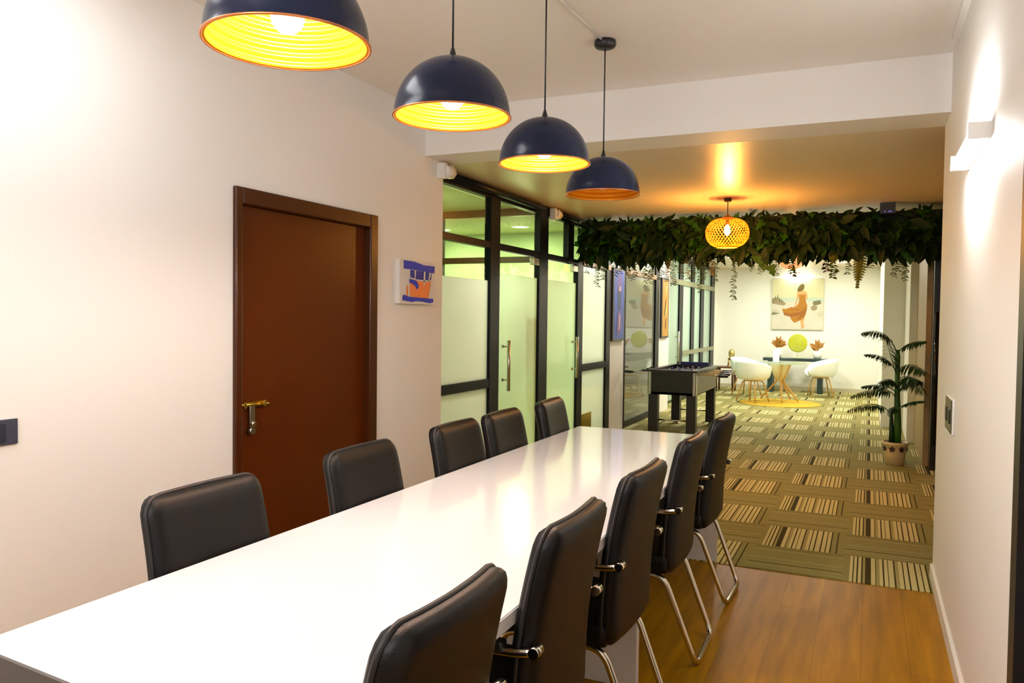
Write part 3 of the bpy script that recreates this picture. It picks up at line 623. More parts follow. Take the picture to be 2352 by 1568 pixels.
# ------------------------------------------------------------ wicker pendants
def wicker(loc, rad, hgt, label, nrib=38, power=10):
    o = thing('wicker_pendant', label, 'pendant lamp', loc)
    zb = 0.0
    def prof(t):   # t 0 bottom .. 1 top ; returns r,z
        a = -PI / 2 * 0.80 + t * PI * 0.86
        return rad * max(0.05, math.cos(a)) ** 0.62, hgt * (0.5 + 0.5 * math.sin(a))
    b = MB(); n = 22
    for dirn in (1, -1):
        for k in range(nrib):
            prev = None
            for i in range(n + 1):
                t = i / n; r, z = prof(t); th = 2 * PI * k / nrib + dirn * t * 1.35
                w = 0.0030 / max(r, 0.02); rr = r + (0.0015 if dirn > 0 else -0.0015)
                cur = (b.bm.verts.new((rr * math.cos(th - w), rr * math.sin(th - w), z)), b.bm.verts.new((rr * math.cos(th + w), rr * math.sin(th + w), z)))
                if prev: b.face([prev[0], prev[1], cur[1], cur[0]], 0, True)
                prev = cur
    rs, zs = prof(0); b.lathe([(rs * 0.99, zs - 0.006), (rs * 1.02, zs + 0.004)], (0, 0, 0), 40)
    b.tube([(rs * math.cos(2 * PI * k / 36), rs * math.sin(2 * PI * k / 36), zs) for k in range(36)], 0.004, 6, closed=True)
    b.build('woven_shade', M_WICKER, o, world=False, recalc=False)
    rt, zt = prof(1); b = MB(); b.lathe([(rt * 1.08, zt - 0.006), (rt * 1.05, zt + 0.004), (rt * 0.5, zt + 0.022), (0.012, zt + 0.034), (0.0, zt + 0.036)], (0, 0, 0), 28); b.build('shade_cap', mat('cap_brown', (0.22, 0.10, 0.03), 0.5), o, world=False)
    top = ZC2 - loc[2]
    b = MB(); b.tube([(0, 0, zt + 0.03), (0, 0, top - 0.02)], 0.004, 8); b.build('cord', M_DARK, o, world=False)
    b = MB(); b.lathe([(0, top - 0.03), (0.03, top - 0.03), (0.034, top - 0.02), (0.034, top), (0, top)], (0, 0, 0), 20); b.build('ceiling_canopy', M_DARK, o, world=False)
    zc = hgt * 0.62
    b = MB(); b.lathe([(0, zc - 0.055), (0.018, zc - 0.05), (0.029, zc - 0.025), (0.026, zc + 0.005), (0.016, zc + 0.03), (0.013, zc + 0.04), (0, zc + 0.04)], (0, 0, 0), 18); b.build('bulb', M_BULBW, o, world=False)
    b = MB(); b.tube([(0, 0, zc + 0.04), (0, 0, zt + 0.01)], 0.015, 10); b.build('socket', M_DARK, o, world=False)
    d = bpy.data.lights.new('wicker_bulb_light', 'POINT'); d.energy = power; d.color = (1.0, 0.44, 0.08); d.shadow_soft_size = 0.02
    l = bpy.data.objects.new('wicker_bulb_light', d); COL.objects.link(l); l.location = (loc[0] + 0.0, loc[1], loc[2] + zc - 0.085)
    return o
wicker((-1.19, 7.30, 2.100), 0.192, 0.265, 'glowing orange woven wicker pendant in front of the hanging greenery', power=P_WICKER)
wicker((-1.13, 13.0, 2.262), 0.172, 0.20, 'smaller pale orange wicker pendant half hidden below the greenery', 34, power=P_WICKER2)

# downlights beyond the greenery
k = 0
for x, y, w_ in ((-2.25, 9.75, 'added to brighten the pier of the tall blue painting'), (-1.9, 12.3, 'just beyond the football table'), (-2.2, 14.1, 'beside the grid glazing'), (-0.6, 13.4, 'beside the further wicker pendant'), (-1.9, 15.8, 'over the hidden white chair'), (-0.5, 15.8, 'over the chair at right of the round table')):  # first one is added to brighten the blue painting pier
    o = thing('ceiling_downlight', 'round recessed lounge downlight ' + w_, 'downlight', (x, y, ZC2), 0, 'lounge ceiling downlights')
    b = MB(); b.lathe([(0.09, -0.002), (0.10, -0.012), (0.115, -0.010), (0.12, 0.0)], (0, 0, 0), 28); b.build('trim_ring', M_WHITEPL, o, world=False)
    b = MB(); b.lathe([(0.0, -0.006), (0.092, -0.006)], (0, 0, 0), 28); b.build('lens', M_DOWN, o, world=False)
    area('downlight_glow', (x, y, ZC2 - 0.02), 0.2, 0.2, P_DOWN * (0.4 if y < 10 else 1), FAR, shape='DISK')
for x, y, w_ in ((-3.87, 8.74, 'seen above the nearest glass door'), (-4.95, 8.74, 'seen beside the left wall end'), (-3.75, 6.2, 'set unseen near the glass to brighten the frosted panes'), (-4.4, 11.0, 'behind the grey reflective panel'), (-4.4, 15.0, 'behind the grid glazing')):  # last three unseen; the one nearest the glass brightens the frosted panes
    o = thing('office_downlight', 'round bright office downlight ' + w_, 'downlight', (x, y, ZC2), 0, 'office ceiling downlights')
    b = MB(); b.lathe([(0.10, -0.002), (0.11, -0.012), (0.125, 0.0)], (0, 0, 0), 28); b.build('trim_ring', M_WHITEPL, o, world=False)
    b = MB(); b.lathe([(0.0, -0.006), (0.10, -0.006)], (0, 0, 0), 28); b.build('lens', M_DOWN, o, world=False)
    area('office_glow', (x, y, ZC2 - 0.02), 0.24, 0.2, P_OFFICE * 0.85, (0.95, 1.0, 0.88), shape='DISK')
    d = bpy.data.lights.new('office_fill_light', 'POINT'); d.energy = P_OFFICE * 0.16; d.color = (0.97, 1.0, 0.86); d.shadow_soft_size = 0.1  # point light without a body, added to brighten the upper office
    l = bpy.data.objects.new('office_fill_light', d); COL.objects.link(l); l.location = (x, y, ZC2 - 0.45)

# ------------------------------------------------------------ hanging greenery
def leaf(b, p, d, n, L_, W_, mi=0, kind='lance', cup=0.18):
    """leaf from p along d, facing n"""
    d = d.normalized(); s = d.cross(n)
    if s.length < 1e-4: s = d.orthogonal()
    s.normalize(); n = s.cross(d).normalized()
    if kind == 'lance': prof = [(0.0, 0.05), (0.18, 0.62), (0.42, 1.0), (0.68, 0.78), (0.88, 0.32), (1.0, 0.0)]
    elif kind == 'round': prof = [(0.0, 0.1), (0.2, 0.85), (0.5, 1.0), (0.8, 0.75), (1.0, 0.0)]
    elif kind == 'ivy': prof = [(0.0, 0.12), (-0.05, 0.55), (0.10, 0.62), (0.18, 1.0), (0.36, 0.62), (0.46, 0.42), (0.62, 0.60), (0.72, 0.36), (1.0, 0.0)]
    mid = []; Lf = []; Rt = []
    for t, w in prof:
        droop = -0.16 * L_ * t * t
        c = p + d * (L_ * t) + n * droop
        mid.append(b.bm.verts.new(p + d * (L_ * max(t, 0)) + n * droop)); off = n * (cup * W_ * w)
        Lf.append(b.bm.verts.new(c + s * (W_ * 0.5 * w) + off)); Rt.append(b.bm.verts.new(c - s * (W_ * 0.5 * w) + off))
    for i in range(len(prof) - 1):
        b.face([mid[i], Lf[i], Lf[i + 1], mid[i + 1]], mi, True); b.face([mid[i], mid[i + 1], Rt[i + 1], Rt[i]], mi, True)
def rnd(a, b_): return random.uniform(a, b_)
gr = thing('hanging_greenery', 'thick band of artificial leaves and vines hung across the lounge ceiling', 'artificial greenery', (-1.1, 8.28, 2.5))
b = MB(); b.box(-2.9, 0.79, 8.20, 8.42, 2.19, 2.485)
for x in (-2.4, -1.0, 0.4): b.tube([(x, 8.3, 2.48), (x, 8.3, ZC2)], 0.01, 6)
b.build('planter_beam', mat('dark_green_backing', (0.010, 0.018, 0.006), 0.8), gr)
for nm, cnt, m, kd in (('leaf_foliage', 1150, M_LEAF, 'lance'), ('broad_leaf_foliage', 260, M_LEAF2, 'ivy'), ('round_leaf_foliage', 200, M_LEAF, 'round')):
    b = MB()
    for i in range(cnt):
        x = rnd(-2.92, 0.78); side = random.random()
        if side < 0.62: y = rnd(8.08, 8.2); zz = rnd(2.18, 2.47); d_ = Vector((rnd(-0.8, 0.8), rnd(-0.6, -0.05), rnd(-1.0, 0.15)))
        elif side < 0.86: y = rnd(8.1, 8.45); zz = rnd(2.16, 2.24); d_ = Vector((rnd(-0.7, 0.7), rnd(-0.5, 0.5), rnd(-1.0, -0.35)))
        elif side < 0.95: y = rnd(8.08, 8.30); zz = rnd(2.44, 2.475); d_ = Vector((rnd(-1, 1), rnd(-0.6, 0.4), rnd(-0.1, 0.75)))
        else: y = rnd(8.42, 8.5); zz = rnd(2.15, 2.45); d_ = Vector((rnd(-0.8, 0.8), rnd(0.1, 0.6), rnd(-1.0, 0.0)))
        n_ = Vector((rnd(-0.5, 0.5), -1, rnd(-0.2, 0.8)))
        if kd == 'lance': L_ = rnd(0.12, 0.24) if zz < 2.44 else rnd(0.07, 0.13); W_ = L_ * rnd(0.28, 0.42)
        elif kd == 'ivy': L_ = rnd(0.08, 0.15); W_ = L_ * rnd(0.85, 1.05); zz -= 0.02
        else: L_ = rnd(0.05, 0.09); W_ = L_ * 0.75
        p_ = Vector((x, y, zz)); tip = p_ + d_.normalized() * L_
        if tip.z > ZC2 - 0.012:
            k_ = max(0.05, (ZC2 - 0.015 - p_.z)) / L_; d_ = Vector((d_.x, d_.y, 0)).normalized() * math.sqrt(max(0, 1 - k_ * k_)) + Vector((0, 0, min(k_, 0.99)))
        if tip.x < -2.93: d_.x = abs(d_.x)
        if tip.x > 0.79: d_.x = -abs(d_.x)
        if zz < 2.16: y_ = 0
        leaf(b, p_, d_, n_, L_, W_, 0, kd)
    f = b.build(nm, m, gr, recalc=False); f['kind'] = 'stuff'
vines = [(-1.268, 1.69, 0), (-2.72, 1.83, 0), (-2.66, 1.90, 0), (-1.47, 1.86, 0), (-1.50, 1.94, 1), (-0.87, 1.93, 1), (-0.715, 1.92, 2), (-0.40, 1.97, 2), (-0.33, 1.90, 2), (-0.20, 1.93, 0), (0.20, 1.91, 0), (0.24, 1.96, 0),
         (-2.47, 1.97, 1), (-2.40, 1.92, 1), (-2.30, 1.90, 0), (-2.16, 1.86, 0), (-2.05, 1.90, 0), (-1.97, 1.88, 0), (-1.93, 1.93, 1), (-1.80, 1.94, 0), (-1.68, 1.90, 0), (-1.10, 1.98, 0), (-1.02, 1.95, 0), (-2.22, 1.88, 0), (-1.62, 1.76, 0), (-2.12, 1.93, 0)]
vines += [(-2.85, 1.98, 0), (-2.55, 1.95, 0), (-2.36, 1.96, 0), (-1.88, 1.84, 0), (-1.74, 1.90, 1), (-1.57, 1.90, 0), (0.0, 2.0, 0), (0.30, 1.88, 0)]
for i, (x, zb, kd) in enumerate(vines):
    zb -= 0.03
    b = MB(); y = rnd(8.16, 8.36); n = max(6, int((2.2 - zb) / 0.017)); z = 2.2; px = x; pts = []
    for j in range(n):
        z = 2.2 - (2.2 - zb) * j / (n - 1); px = x + 0.007 * math.sin(j * 0.9 + i); pts.append((px, y, z))
        for s in (-1, 1):
            if random.random() < 0.93:
                sz = rnd(0.026, 0.044) * (1.0 if kd != 2 else 1.2)
                leaf(b, Vector((px, y, z)), Vector((s * 1.0, rnd(-0.8, 0.8), rnd(-0.7, 0.2))), Vector((0, -0.6, 1)), sz, sz * (0.5 if kd != 2 else 0.8), 0, 'round')
    b.tube(pts, 0.0016, 4)
    b.build('trailing_vine', [M_VINE, M_VINEDRY, M_VINERED if i == 7 else M_VINE][kd], gr, recalc=False)
# ivy sprigs and the big hanging fern leaf
for x, z, n, L0 in ((-2.78, 2.08, 2, 0.11), (-1.03, 2.06, 3, 0.10), (-0.93, 2.00, 3, 0.12), (0.06, 2.06, 2, 0.12), (0.33, 2.04, 2, 0.11), (-2.45, 2.12, 2, 0.11), (-1.80, 2.12, 2, 0.12)):
    b = MB(); y = 8.14
    for k in range(n):
        q = Vector((x + (k - n / 2) * 0.055, y + rnd(-0.03, 0.03), z + 0.10 - 0.055 * k)); leaf(b, q, Vector((rnd(-0.5, 0.5), -0.25, -1)), Vector((0, -1, 0.25)), L0, L0 * 1.0, 0, 'ivy', 0.05)
        b.tube([q, q + Vector((0.02, 0.03, 0.12)), (q.x, 8.2, 2.25)], 0.002, 4)
    b.build('ivy_sprig', M_LEAF2, gr, recalc=False)
for x, zt, zb_, m in ((-0.085, 2.16, 1.775, mat('yellow_green_fern', (0.16, 0.17, 0.012), 0.5, noise=0.4, nscale=22, trans=0.3)), (-0.30, 2.16, 2.02, MATS['yellow_green_fern'])):
    b = MB(); n = 16
    for j in range(n):
        t = j / (n - 1); z = zt + (zb_ - zt) * t; w = 0.075 * math.sin(PI * min(1, 0.25 + t * 0.72)) * (1 if t < 0.85 else 0.6)
        for s in (-1, 1): leaf(b, Vector((x - 0.03 * t, 8.14, z)), Vector((s * 1.0, rnd(-0.3, 0.1), -0.35)), Vector((0, -1, 0.3)), max(w, 0.02), 0.04, 0, 'ivy', 0.25)
    b.tube([(x, 8.15, 2.22), (x - 0.015, 8.14, (zt + zb_) / 2), (x - 0.03, 8.14, zb_)], 0.003, 5)
    b.build('hanging_fern', m, gr, recalc=False)
o = thing('indicator_box', 'tiny dark box with three blue indicator lights above the greenery', 'device', (0.11, 8.0, 2.47))
b = MB(); b.box(0.06, 0.19, 8.00, 8.05, 2.44, ZC2 - 0.005); b.build('housing', M_DARK, o)
b = MB()
for x in (0.10, 0.135, 0.15): b.box(x, x + 0.005, 7.996, 8.001, 2.455, 2.460)
b.build('indicator_lights', M_BLUELED, o)

# ------------------------------------------------------------ black column and palm
o = thing('black_column', 'tall glossy black column at the end of the right side wall', 'column', (0.68, 8.8, 0))
b = MB(); b.box(0.565, 0.80, 8.68, 8.90, 0.0, ZC2 - 0.002, bevel=0.006); b.build('shaft', mat('black_lacquer', (0.004, 0.004, 0.004), 0.35), o)
b = MB(); b.tube([(0.592, 8.665, 0.25), (0.592, 8.665, 1.55)], 0.016, 12); b.build('edge_tube', mat('black_gloss_tube', (0.006, 0.006, 0.006), 0.12), o)
pm = thing('potted_palm', 'artificial palm with drooping fronds in a cream star patterned pot', 'potted plant', (0.265, 8.85, 0))
b = MB(); b.lathe([(0, 0.005), (0.085, 0.005), (0.103, 0.15), (0.112, 0.205), (0.124, 0.21), (0.126, 0.238), (0.112, 0.24), (0.106, 0.215), (0, 0.212)], (0.265, 8.85, 0), 32); pot = b.build('pot', M_POT, pm)
b = MB()
for ang in (-150, -105, -60, -15, 40, 90, 140):
    a = math.radians(ang); r0 = 0.1095; c = Vector((0.265 + r0 * math.cos(a), 8.85 + r0 * math.sin(a), 0.172)); s = Vector((-math.sin(a), math.cos(a), 0)); nn = Vector((math.cos(a), math.sin(a), 0.0)) * 0.004
    pts = []
    for k in range(10):
        rr = 0.036 if k % 2 == 0 else 0.020; pts.append(c + nn + s * (rr * math.sin(2 * PI * k / 10)) + Vector((0, 0, rr * math.cos(2 * PI * k / 10))))
    b.poly(pts)
b.build('star_pattern', M_POTDK, pot, recalc=False)
b = MB(); b.lathe([(0, 0.219), (0.106, 0.217)], (0.265, 8.85, 0), 24); b.build('soil', M_SOIL, pot)
b = MB(); b.tube([(0.285, 8.85, 0.21), (0.283, 8.85, 0.40), (0.278, 8.85, 0.55), (0.272, 8.85, 0.68), (0.268, 8.85, 0.95), (0.265, 8.85, 1.10), (0.262, 8.85, 1.17)], [0.036, 0.034, 0.032, 0.027, 0.023, 0.026, 0.018], 12); b.build('trunk', M_PALMST, pm)
b = MB(); b.tube([(0.232, 8.84, 0.21), (0.228, 8.84, 0.36), (0.225, 8.84, 0.47), (0.215, 8.83, 0.58)], [0.028, 0.024, 0.018, 0.010], 10); b.build('side_trunk', M_PALM, pm)
def frond(p0, p1, p2, wid, n=30, m=M_PALM):
    b = MB(); path = arc(p0, p1, p2, n); b.tube(path, [0.006 * (1 - 0.75 * i / n) for i in range(n + 1)], 6, 1)
    for i in range(int(n * 0.30), n + 1):
        t = i / n; tan = (path[min(i + 1, n)] - path[max(i - 1, 0)]).normalized()
        side = tan.cross(Vector((0, 0, 1)))
        if side.length < 0.1: side = Vector((0, 1, 0))
        side.normalize(); L_ = wid * math.sin(PI * min(1, 0.30 + 0.62 * (t - 0.3) / 0.7)) ** 0.7
        for k in (0,):
            q = path[i] if k == 0 or i == n else (path[i] + path[min(i + 1, n)]) / 2
            for s in (-1, 1):
                dd = side * s + tan * rnd(0.65, 0.85) + Vector((0, 0, rnd(-1.3, -0.5)))
                leaf(b, q, dd, Vector((0, 0, 1)), L_ * rnd(1.1, 1.4), 0.015, 0, 'lance', 0.1)
    b.build('frond', [m, M_STEM], pm, recalc=False)
T = lambda x, z, y=8.85: Vector((x, y, z))
for f in ((T(0.262, 1.12), T(0.17, 1.42, 8.75), T(-0.06, 1.34, 8.66), 0.10), (T(0.262, 0.90), T(0.22, 1.05, 8.76), T(0.14, 1.30, 8.62), 0.12), (T(0.265, 0.92), T(0.18, 1.14, 8.78), T(-0.03, 1.12, 8.72), 0.07),
          (T(0.262, 0.80), T(0.22, 0.92, 8.75), T(0.10, 0.86, 8.5), 0.10), (T(0.265, 0.66), T(0.20, 0.86, 8.8), T(-0.14, 0.70, 8.66), 0.10), (T(0.26, 0.74), T(0.16, 0.84, 8.85), T(-0.05, 0.79, 8.8), 0.07),
          (T(0.225, 0.50), T(0.12, 0.70, 8.75), T(-0.17, 0.56, 8.6), 0.09), (T(0.27, 1.14), T(0.34, 1.27, 8.75), T(0.50, 1.27, 8.55), 0.09), (T(0.27, 0.95), T(0.36, 1.10, 8.7), T(0.50, 0.98, 8.40), 0.13),
          (T(0.27, 0.86), T(0.38, 1.0, 8.65), T(0.48, 0.80, 8.32), 0.13), (T(0.27, 0.70), T(0.34, 0.90, 8.75), T(0.48, 0.88, 8.5), 0.10), (T(0.275, 0.56), T(0.36, 0.68, 8.7), T(0.50, 0.70, 8.45), 0.05),
          (T(0.27, 0.56), T(0.22, 0.66, 8.6), T(0.20, 0.56, 8.35), 0.06), (T(0.27, 0.84), T(0.36, 0.94, 8.72), T(0.44, 0.90, 8.42), 0.12)):
    frond(*f)

# ------------------------------------------------------------ far lounge furniture
b = MB(); b.lathe([(0, 0.018), (0.66, 0.018), (0.68, 0.012), (0.68, 0.005), (0, 0.005)], (-1.40, 14.45, 0), 56); origin_to(tag(b.build('round_rug', M_RUG), 'round mustard yellow rug under the round table', 'rug'), (-1.40, 14.45, 0))
o = thing('round_table', 'small round table with glassy top on crossed light wooden legs', 'table', (-1.45, 14.75, 0))
b = MB(); b.lathe([(0, 0.700), (0.448, 0.700), (0.455, 0.694), (0.448, 0.688), (0, 0.688)], (-1.43, 14.75, 0), 48); b.build('tabletop', M_TABLEGL, o)
for a in (-78, -25, 65, 160):
    a = math.radians(a); c, s = math.cos(a), math.sin(a)
    b = MB(); b.tube([(-1.43 + 0.20 * c, 14.75 + 0.20 * s, 0.686), (-1.43 + 0.065 * c, 14.75 + 0.065 * s, 0.37), (-1.43 + 0.36 * c, 14.75 + 0.36 * s, 0.034)], [0.018, 0.020, 0.014], 8); b.build('leg', M_WOODL, o)
b = MB(); b.lathe([(0.185, 0.684), (0.14, 0.55), (0.065, 0.39), (0.0, 0.38)], (-1.43, 14.75, 0), 24); b.build('cone', mat('pale_wood_cone', (0.74, 0.66, 0.42), 0.5), o)
o = thing('white_speaker', 'slim white device standing upright on the round table', 'device', (-1.50, 14.70, 0.70))
b = MB(); b.box(-1.553, -1.447, 14.67, 14.72, 0.701, 0.935, bevel=0.012); b.build('body', mat('device_white', (0.85, 0.85, 0.9), 0.3), o)
b = MB()
for z in (0.75, 0.86): b.tube([(-1.49, 14.669, z), (-1.49, 14.672, z)], 0.006, 8)
b.build('buttons', M_STEEL, o)
def shell_chair(loc, rz, label):
    o = thing('shell_armchair', label, 'chair', loc, rz, None)
    # bucket shell facing +x
    b = MB(); nu, nv = 28, 10; rows = []
    for j in range(nv + 1):
        t = j / nv; row = []
        for i in range(nu + 1):
            a = math.radians(-155 + 310 * i / nu) + PI   # around the back, open in front
            ca = -math.cos(a - PI)                        # 1 at front? -> back = -1
            back = 0.5 - 0.5 * math.cos(a - PI)           # 0 at back centre, 1 at front
            top = 0.735 - 0.16 * back ** 1.2 if back < 0.72 else 0.735 - 0.16 * 0.72 ** 1.2 - (back - 0.72) * 0.60
            zb = 0.40; z = zb + (top - zb) * (t ** 1.6)
            r = 0.215 + 0.065 * math.sin(PI / 2 * min(1, t * 1.2)) + 0.02 * t
            row.append(b.bm.verts.new((r * math.cos(a) * 1.0 + 0.02, r * math.sin(a) * 1.02, z)))
        rows.append(row)
    for j in range(nv):
        for i in range(nu): b.face([rows[j][i], rows[j][i + 1], rows[j + 1][i + 1], rows[j + 1][i]], 0, True)
    c0 = b.bm.verts.new((0.03, 0, 0.392)); 
    for i in range(nu): b.face([rows[0][i], c0, rows[0][i + 1]], 0, True)
    fr = [rows[j][0] for j in range(nv + 1)]; fl = [rows[j][nu] for j in range(nv + 1)]
    lip = [b.bm.verts.new((0.255, y, 0.405)) for y in (-0.14, 0, 0.14)]
    b.face([c0, rows[0][nu], fl[2], lip[2] if rows[0][nu].co.y > 0 else lip[0]], 0, True); b.face([c0, rows[0][0], fr[2], lip[0] if rows[0][nu].co.y > 0 else lip[2]], 0, True)
    b.face([c0, lip[0], lip[1]], 0, True); b.face([c0, lip[1], lip[2]], 0, True)
    s = b.build('seat_shell', M_SHELL, o, world=False)
    md = s.modifiers.new('thickness', 'SOLIDIFY'); md.thickness = 0.012; md.offset = 0
    b = MB(); b.tube([(0.13 * math.cos(2 * PI * k / 24) + 0.02, 0.13 * math.sin(2 * PI * k / 24), 0.378) for k in range(24)], 0.010, 6, closed=True); b.build('base_ring', M_WOODL, o, world=False)
    for a in (45, 135, 225, 315):
        c, q = math.cos(math.radians(a)), math.sin(math.radians(a))
        b = MB(); b.tube(roundpath([(0.02 + 0.05 * c, 0.05 * q, 0.375), (0.02 + 0.17 * c, 0.17 * q, 0.372), (0.02 + 0.28 * c, 0.28 * q, 0.006)], 0.06, 5), 0.0125, 8); b.build('leg', M_WOODL, o, world=False)
    return o
shell_chair((-1.85, 14.30, 0.019), math.radians(62), 'white bucket chair on wooden legs in front of the round table, back to camera')
shell_chair((-2.13, 15.55, 0.004), math.radians(-25), 'white bucket chair mostly hidden behind the nearer white chair')
shell_chair((-0.80, 16.05, 0.004), math.radians(195), 'white bucket chair on the right of the round table, opening left')
o = thing('console_table', 'long dark teal console table against the far wall', 'table', (-1.33, 16.8, 0))
b = MB(); b.box(-1.95, -0.72, 16.62, 17.02, 0.64, 0.70, bevel=0.004); b.build('tabletop', M_TEAL, o)
for x in (-1.86, -0.92):
    b = MB(); b.box(x, x + 0.10, 16.66, 16.76, 0.005, 0.64, bevel=0.003); b.build('leg', M_TEAL, o)
    b = MB(); b.box(x, x + 0.10, 16.90, 17.0, 0.005, 0.64, bevel=0.003); b.build('leg', M_TEAL, o)
o = thing('disc_ornament', 'yellow green ribbed disc ornament on a small stand, centre of the console', 'ornament', (-1.31, 16.82, 0.70))
b = MB()
def vdisc(b, cx, y, cz, prof, n=40):
    rings = []
    for r, yy in prof:
        rings.append([b.bm.verts.new((cx, yy, cz))] if r < 1e-6 else [b.bm.verts.new((cx + r * math.cos(2 * PI * i / n), yy, cz + r * math.sin(2 * PI * i / n))) for i in range(n)])
    for A, B in zip(rings, rings[1:]):
        for k in range(n):
            vs = []
            for v_ in (A[k % len(A)], A[(k + 1) % len(A)], B[(k + 1) % len(B)], B[k % len(B)]):
                if v_ not in vs: vs.append(v_)
            if len(vs) > 2: b.face(vs, 0, True)
pr = [(0, 16.80)] + [(0.012 + 0.168 * i / 40, 16.80 + 0.012 * (i / 40) ** 2 - 0.004 * math.sin(i * PI / 2.5)) for i in range(41)] + [(0.185, 16.825), (0.16, 16.83), (0, 16.825)]
vdisc(b, -1.31, 0, 1.0, pr); b.build('disc', M_OLIVE, o)
b = MB(); b.tube([(-1.31, 16.83, 0.715), (-1.31, 16.83, 0.84)], 0.012, 8); b.box(-1.40, -1.22, 16.78, 16.88, 0.701, 0.722, bevel=0.003); b.build('stand', mat('pale_stand', (0.62, 0.62, 0.36), 0.4), o)
def vase(x, label, prof, seed, n, spread, zt):
    random.seed(seed); o = thing('dried_leaf_vase', label, 'vase', (x, 16.82, 0.70))
    b = MB(); b.lathe(prof, (x, 16.82, 0.701), 24); b.build('vase', M_CERAM, o)
    b = MB()
    for i in range(n):
        a = rnd(0, 2 * PI); el = rnd(0.1, 1.3); d_ = Vector((math.cos(a) * spread * math.cos(el) + 0.0001, math.sin(a) * 0.5 * math.cos(el), math.sin(el) + 0.1))
        leaf(b, Vector((x + rnd(-0.02, 0.02), 16.82, 0.70 + zt + rnd(0, 0.07))), d_, Vector((0, -1, 0.4)), rnd(0.12, 0.20), rnd(0.05, 0.075), 0, 'lance')
    b.build('dried_leaves', M_DRIED, o, recalc=False)
vase(-1.67, 'slim white vase with wide spray of dried brown leaves, left on the console', [(0, 0), (0.05, 0), (0.06, 0.08), (0.05, 0.17), (0.035, 0.2), (0.03, 0.2), (0, 0.19)], 3, 34, 1.1, 0.19)
vase(-0.935, 'squat white pot with upright dried brown leaves, right on the console', [(0, 0), (0.06, 0), (0.085, 0.04), (0.088, 0.11), (0.08, 0.15), (0.07, 0.15), (0, 0.14)], 5, 24, 0.7, 0.14)
random.seed(11)
o = thing('side_table', 'low dark walnut side table in the far left corner', 'table', (-2.62, 16.4, 0))
b = MB(); b.box(-2.83, -2.44, 16.2, 16.6, 0.475, 0.505, bevel=0.003); b.build('tabletop', M_WOODD, o)
for x in (-2.80, -2.48):
    for y in (16.23, 16.56):
        b = MB(); b.tube([(x, y, 0.475), (x, y, 0.005)], [0.028, 0.016], 4); b.build('leg', M_WOODD, o)
o = thing('gold_head_sculpture', 'small golden thinking head sculpture resting on its hand', 'sculpture', (-2.56, 16.38, 0.505))
b = MB()
pr = [(0, 0.60), (0.018, 0.605), (0.032, 0.63), (0.048, 0.68), (0.060, 0.74), (0.062, 0.79), (0.052, 0.83), (0.03, 0.852), (0, 0.858)]
b.lathe(pr, (-2.53, 16.37, 0), 20)
for v_ in b.bm.verts: v_.co.y = 16.37 + (v_.co.y - 16.37) * 1.15
b.tube([(-2.53, 16.305, 0.755), (-2.53, 16.285, 0.715), (-2.53, 16.305, 0.705)], [0.008, 0.014, 0.008], 6)
b.tube([(-2.548, 16.31, 0.675), (-2.53, 16.302, 0.672), (-2.512, 16.31, 0.675)], 0.006, 6)
for s in (-1, 1): b.tube([(-2.53 + s * 0.038, 16.318, 0.762), (-2.53 + s * 0.012, 16.308, 0.757)], 0.006, 6)
b.build('head', M_GOLDFIG, o)
b = MB(); b.tube([(-2.585, 16.37, 0.507), (-2.588, 16.365, 0.58), (-2.575, 16.35, 0.64)], [0.026, 0.018, 0.022], 10)
for k in range(4): b.tube([(-2.585 + k * 0.013, 16.335, 0.64), (-2.588 + k * 0.013, 16.315, 0.675), (-2.580 + k * 0.011, 16.312, 0.700)], [0.007, 0.006, 0.005], 6)
b.tube([(-2.56, 16.35, 0.625), (-2.545, 16.335, 0.645), (-2.54, 16.325, 0.66)], [0.008, 0.007, 0.005], 6)
b.build('hand', M_GOLDFIG, o)
b = MB(); b.lathe([(0, 0.506), (0.05, 0.506), (0.045, 0.525), (0, 0.53)], (-2.575, 16.37, 0), 18); b.build('base', M_GOLDFIG, o)

# beach painting
o = thing('beach_painting', 'large square painting of a person in an orange dress on a beach', 'painting', (-1.375, YB, 1.8))
X0, X1, Z0, Z1 = -1.885, -0.865, 1.262, 2.322
b = MB(); b.box(X0, X1, YB - 0.04, YB - 0.001, Z0, Z1); b.build('stretcher_frame', mat('grey_frame', (0.45, 0.43, 0.33), 0.4), o)
cols = [mat('p_sky', (0.62, 0.60, 0.36), 0.6), mat('p_sea', (0.46, 0.56, 0.44), 0.6), mat('p_sand', (0.60, 0.56, 0.45), 0.7, noise=0.08, nscale=4), mat('p_dune', (0.30, 0.24, 0.13), 0.7, noise=0.35, nscale=25),
        mat('p_dress', (0.40, 0.16, 0.001), 0.6), mat('p_fold', (0.30, 0.10, 0.005), 0.6), mat('p_skin', (0.66, 0.34, 0.12), 0.6), mat('p_hair', (0.13, 0.09, 0.01), 0.6), mat('p_grass', (0.17, 0.16, 0.07), 0.7), mat('p_shadow_sand', (0.52, 0.48, 0.36), 0.7)]
b = MB(); fx = lambda px, py, l: (X0 + 0.008 + (px - 130) / 880 * (X1 - X0 - 0.016), YB - 0.0405 - l, Z1 - 0.008 - (py - 605) / 850 * (Z1 - Z0 - 0.016))
def PP(pts, mi, l): b.poly([fx(x, y, l) for x, y in pts], mi)
PP([(130, 605), (1010, 605), (1010, 925), (130, 925)], 0, 0); PP([(130, 920), (1010, 920), (1010, 1000), (130, 1000)], 1, 0.0003); PP([(130, 985), (560, 980), (1010, 995), (1010, 1455), (130, 1455)], 2, 0.0006)
PP([(130, 935), (200, 915), (290, 950), (375, 1020), (340, 1055), (240, 1040), (130, 1020)], 3, 0.0012); PP([(130, 1120), (200, 1110), (270, 1170), (200, 1215), (130, 1230)], 9, 0.0012)
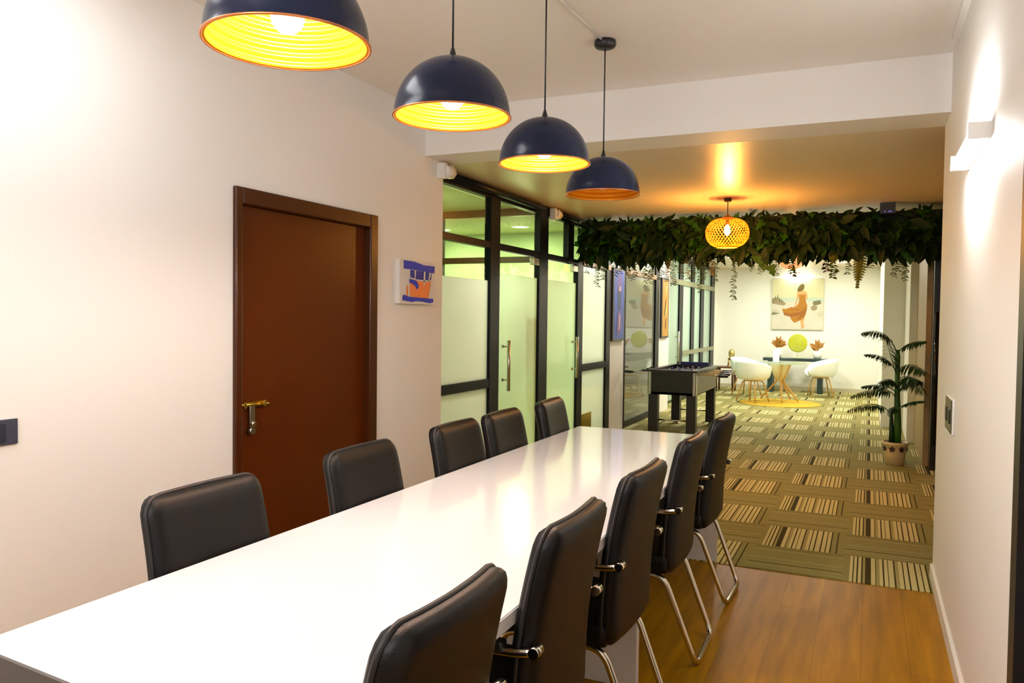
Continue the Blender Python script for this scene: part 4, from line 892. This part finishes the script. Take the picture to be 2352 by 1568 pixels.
PP([(840, 980), (960, 960), (975, 1020), (880, 1050), (830, 1030)], 8, 0.0016); PP([(800, 1080), (850, 1040), (915, 1070), (900, 1120), (850, 1140), (800, 1120)], 3, 0.0014); PP([(900, 1180), (960, 1140), (1010, 1150), (1010, 1245), (940, 1240)], 9, 0.0014)
for gx, gy, s in ((185, 870, 1), (225, 850, 1), (260, 900, 1), (150, 920, 1), (300, 935, 0.7), (165, 1140, 0.6), (190, 1150, 0.6), (850, 960, 0.6), (900, 955, 0.6), (940, 960, 0.6)):
    PP([(gx, gy), (gx + 14 * s, gy + 95 * s), (gx - 16 * s, gy + 95 * s)], 8, 0.002)
PP([(130, 1170), (260, 1182), (262, 1190), (130, 1215)], 8, 0.0021)
PP([(625, 1290), (690, 1260), (682, 1380), (700, 1385), (690, 1430), (640, 1445), (645, 1400), (632, 1340)], 6, 0.0024)
PP([(560, 830), (575, 800), (640, 790), (715, 815), (735, 860), (743, 950), (722, 955), (707, 900), (590, 900), (578, 945), (548, 1050), (522, 1060), (548, 960), (556, 880)], 6, 0.0026)
PP([(585, 868), (705, 868), (705, 930), (718, 1000), (740, 1050), (735, 1110), (715, 1200), (685, 1270), (630, 1300), (525, 1345), (470, 1290), (450, 1240), (350, 1220), (305, 1110), (380, 1110), (470, 1075), (490, 1085), (560, 1055), (590, 1010), (600, 950)], 4, 0.0032)
PP([(330, 1165), (460, 1190), (640, 1150), (720, 1075), (735, 1110), (700, 1230), (560, 1300), (620, 1210), (480, 1245), (350, 1215)], 5, 0.0036)
PP([(400, 1115), (560, 1135), (700, 1095), (610, 1110), (520, 1118)], 5, 0.0036)
PP([(560, 795), (575, 755), (600, 715), (640, 685), (672, 688), (688, 725), (675, 775), (640, 808), (590, 820)], 7, 0.0038)
b.build('painted_canvas', cols, o, recalc=False)
o = thing('picture_light', 'slim glowing picture light mounted above the beach painting', 'light fixture', (-1.375, YB, 2.41))
b = MB(); b.tube([(-1.64, YB - 0.16, 2.405), (-1.11, YB - 0.16, 2.405)], 0.014, 10); b.build('glowing_tube', M_TUBEFAR, o)
b = MB(); b.box(-1.42, -1.33, YB - 0.03, YB, 2.39, 2.45); b.tube([(-1.375, YB - 0.02, 2.42), (-1.375, YB - 0.14, 2.42)], 0.008, 6); b.build('wall_arm', mat('pale_copper', (0.6, 0.4, 0.28), 0.3, metal=0.6), o)
area('picture_light_glow', (-1.375, YB - 0.15, 2.385), 0.5, 0.03, 1.2, (1, 0.97, 0.85), (math.radians(20), 0, 0))
# rack behind the frosted door
o = thing('tray_rack', 'pale stacked tray rack blurred behind the nearest frosted door', 'rack', (-3.15, 6.9, 1.1))
b = MB()
for k in range(6): b.box(-3.22, -3.08, 6.72, 7.0, 1.02 + k * 0.105, 1.10 + k * 0.105, bevel=0.02)
b.build('trays', mat('grey_tray', (0.12, 0.12, 0.07), 0.5), o)
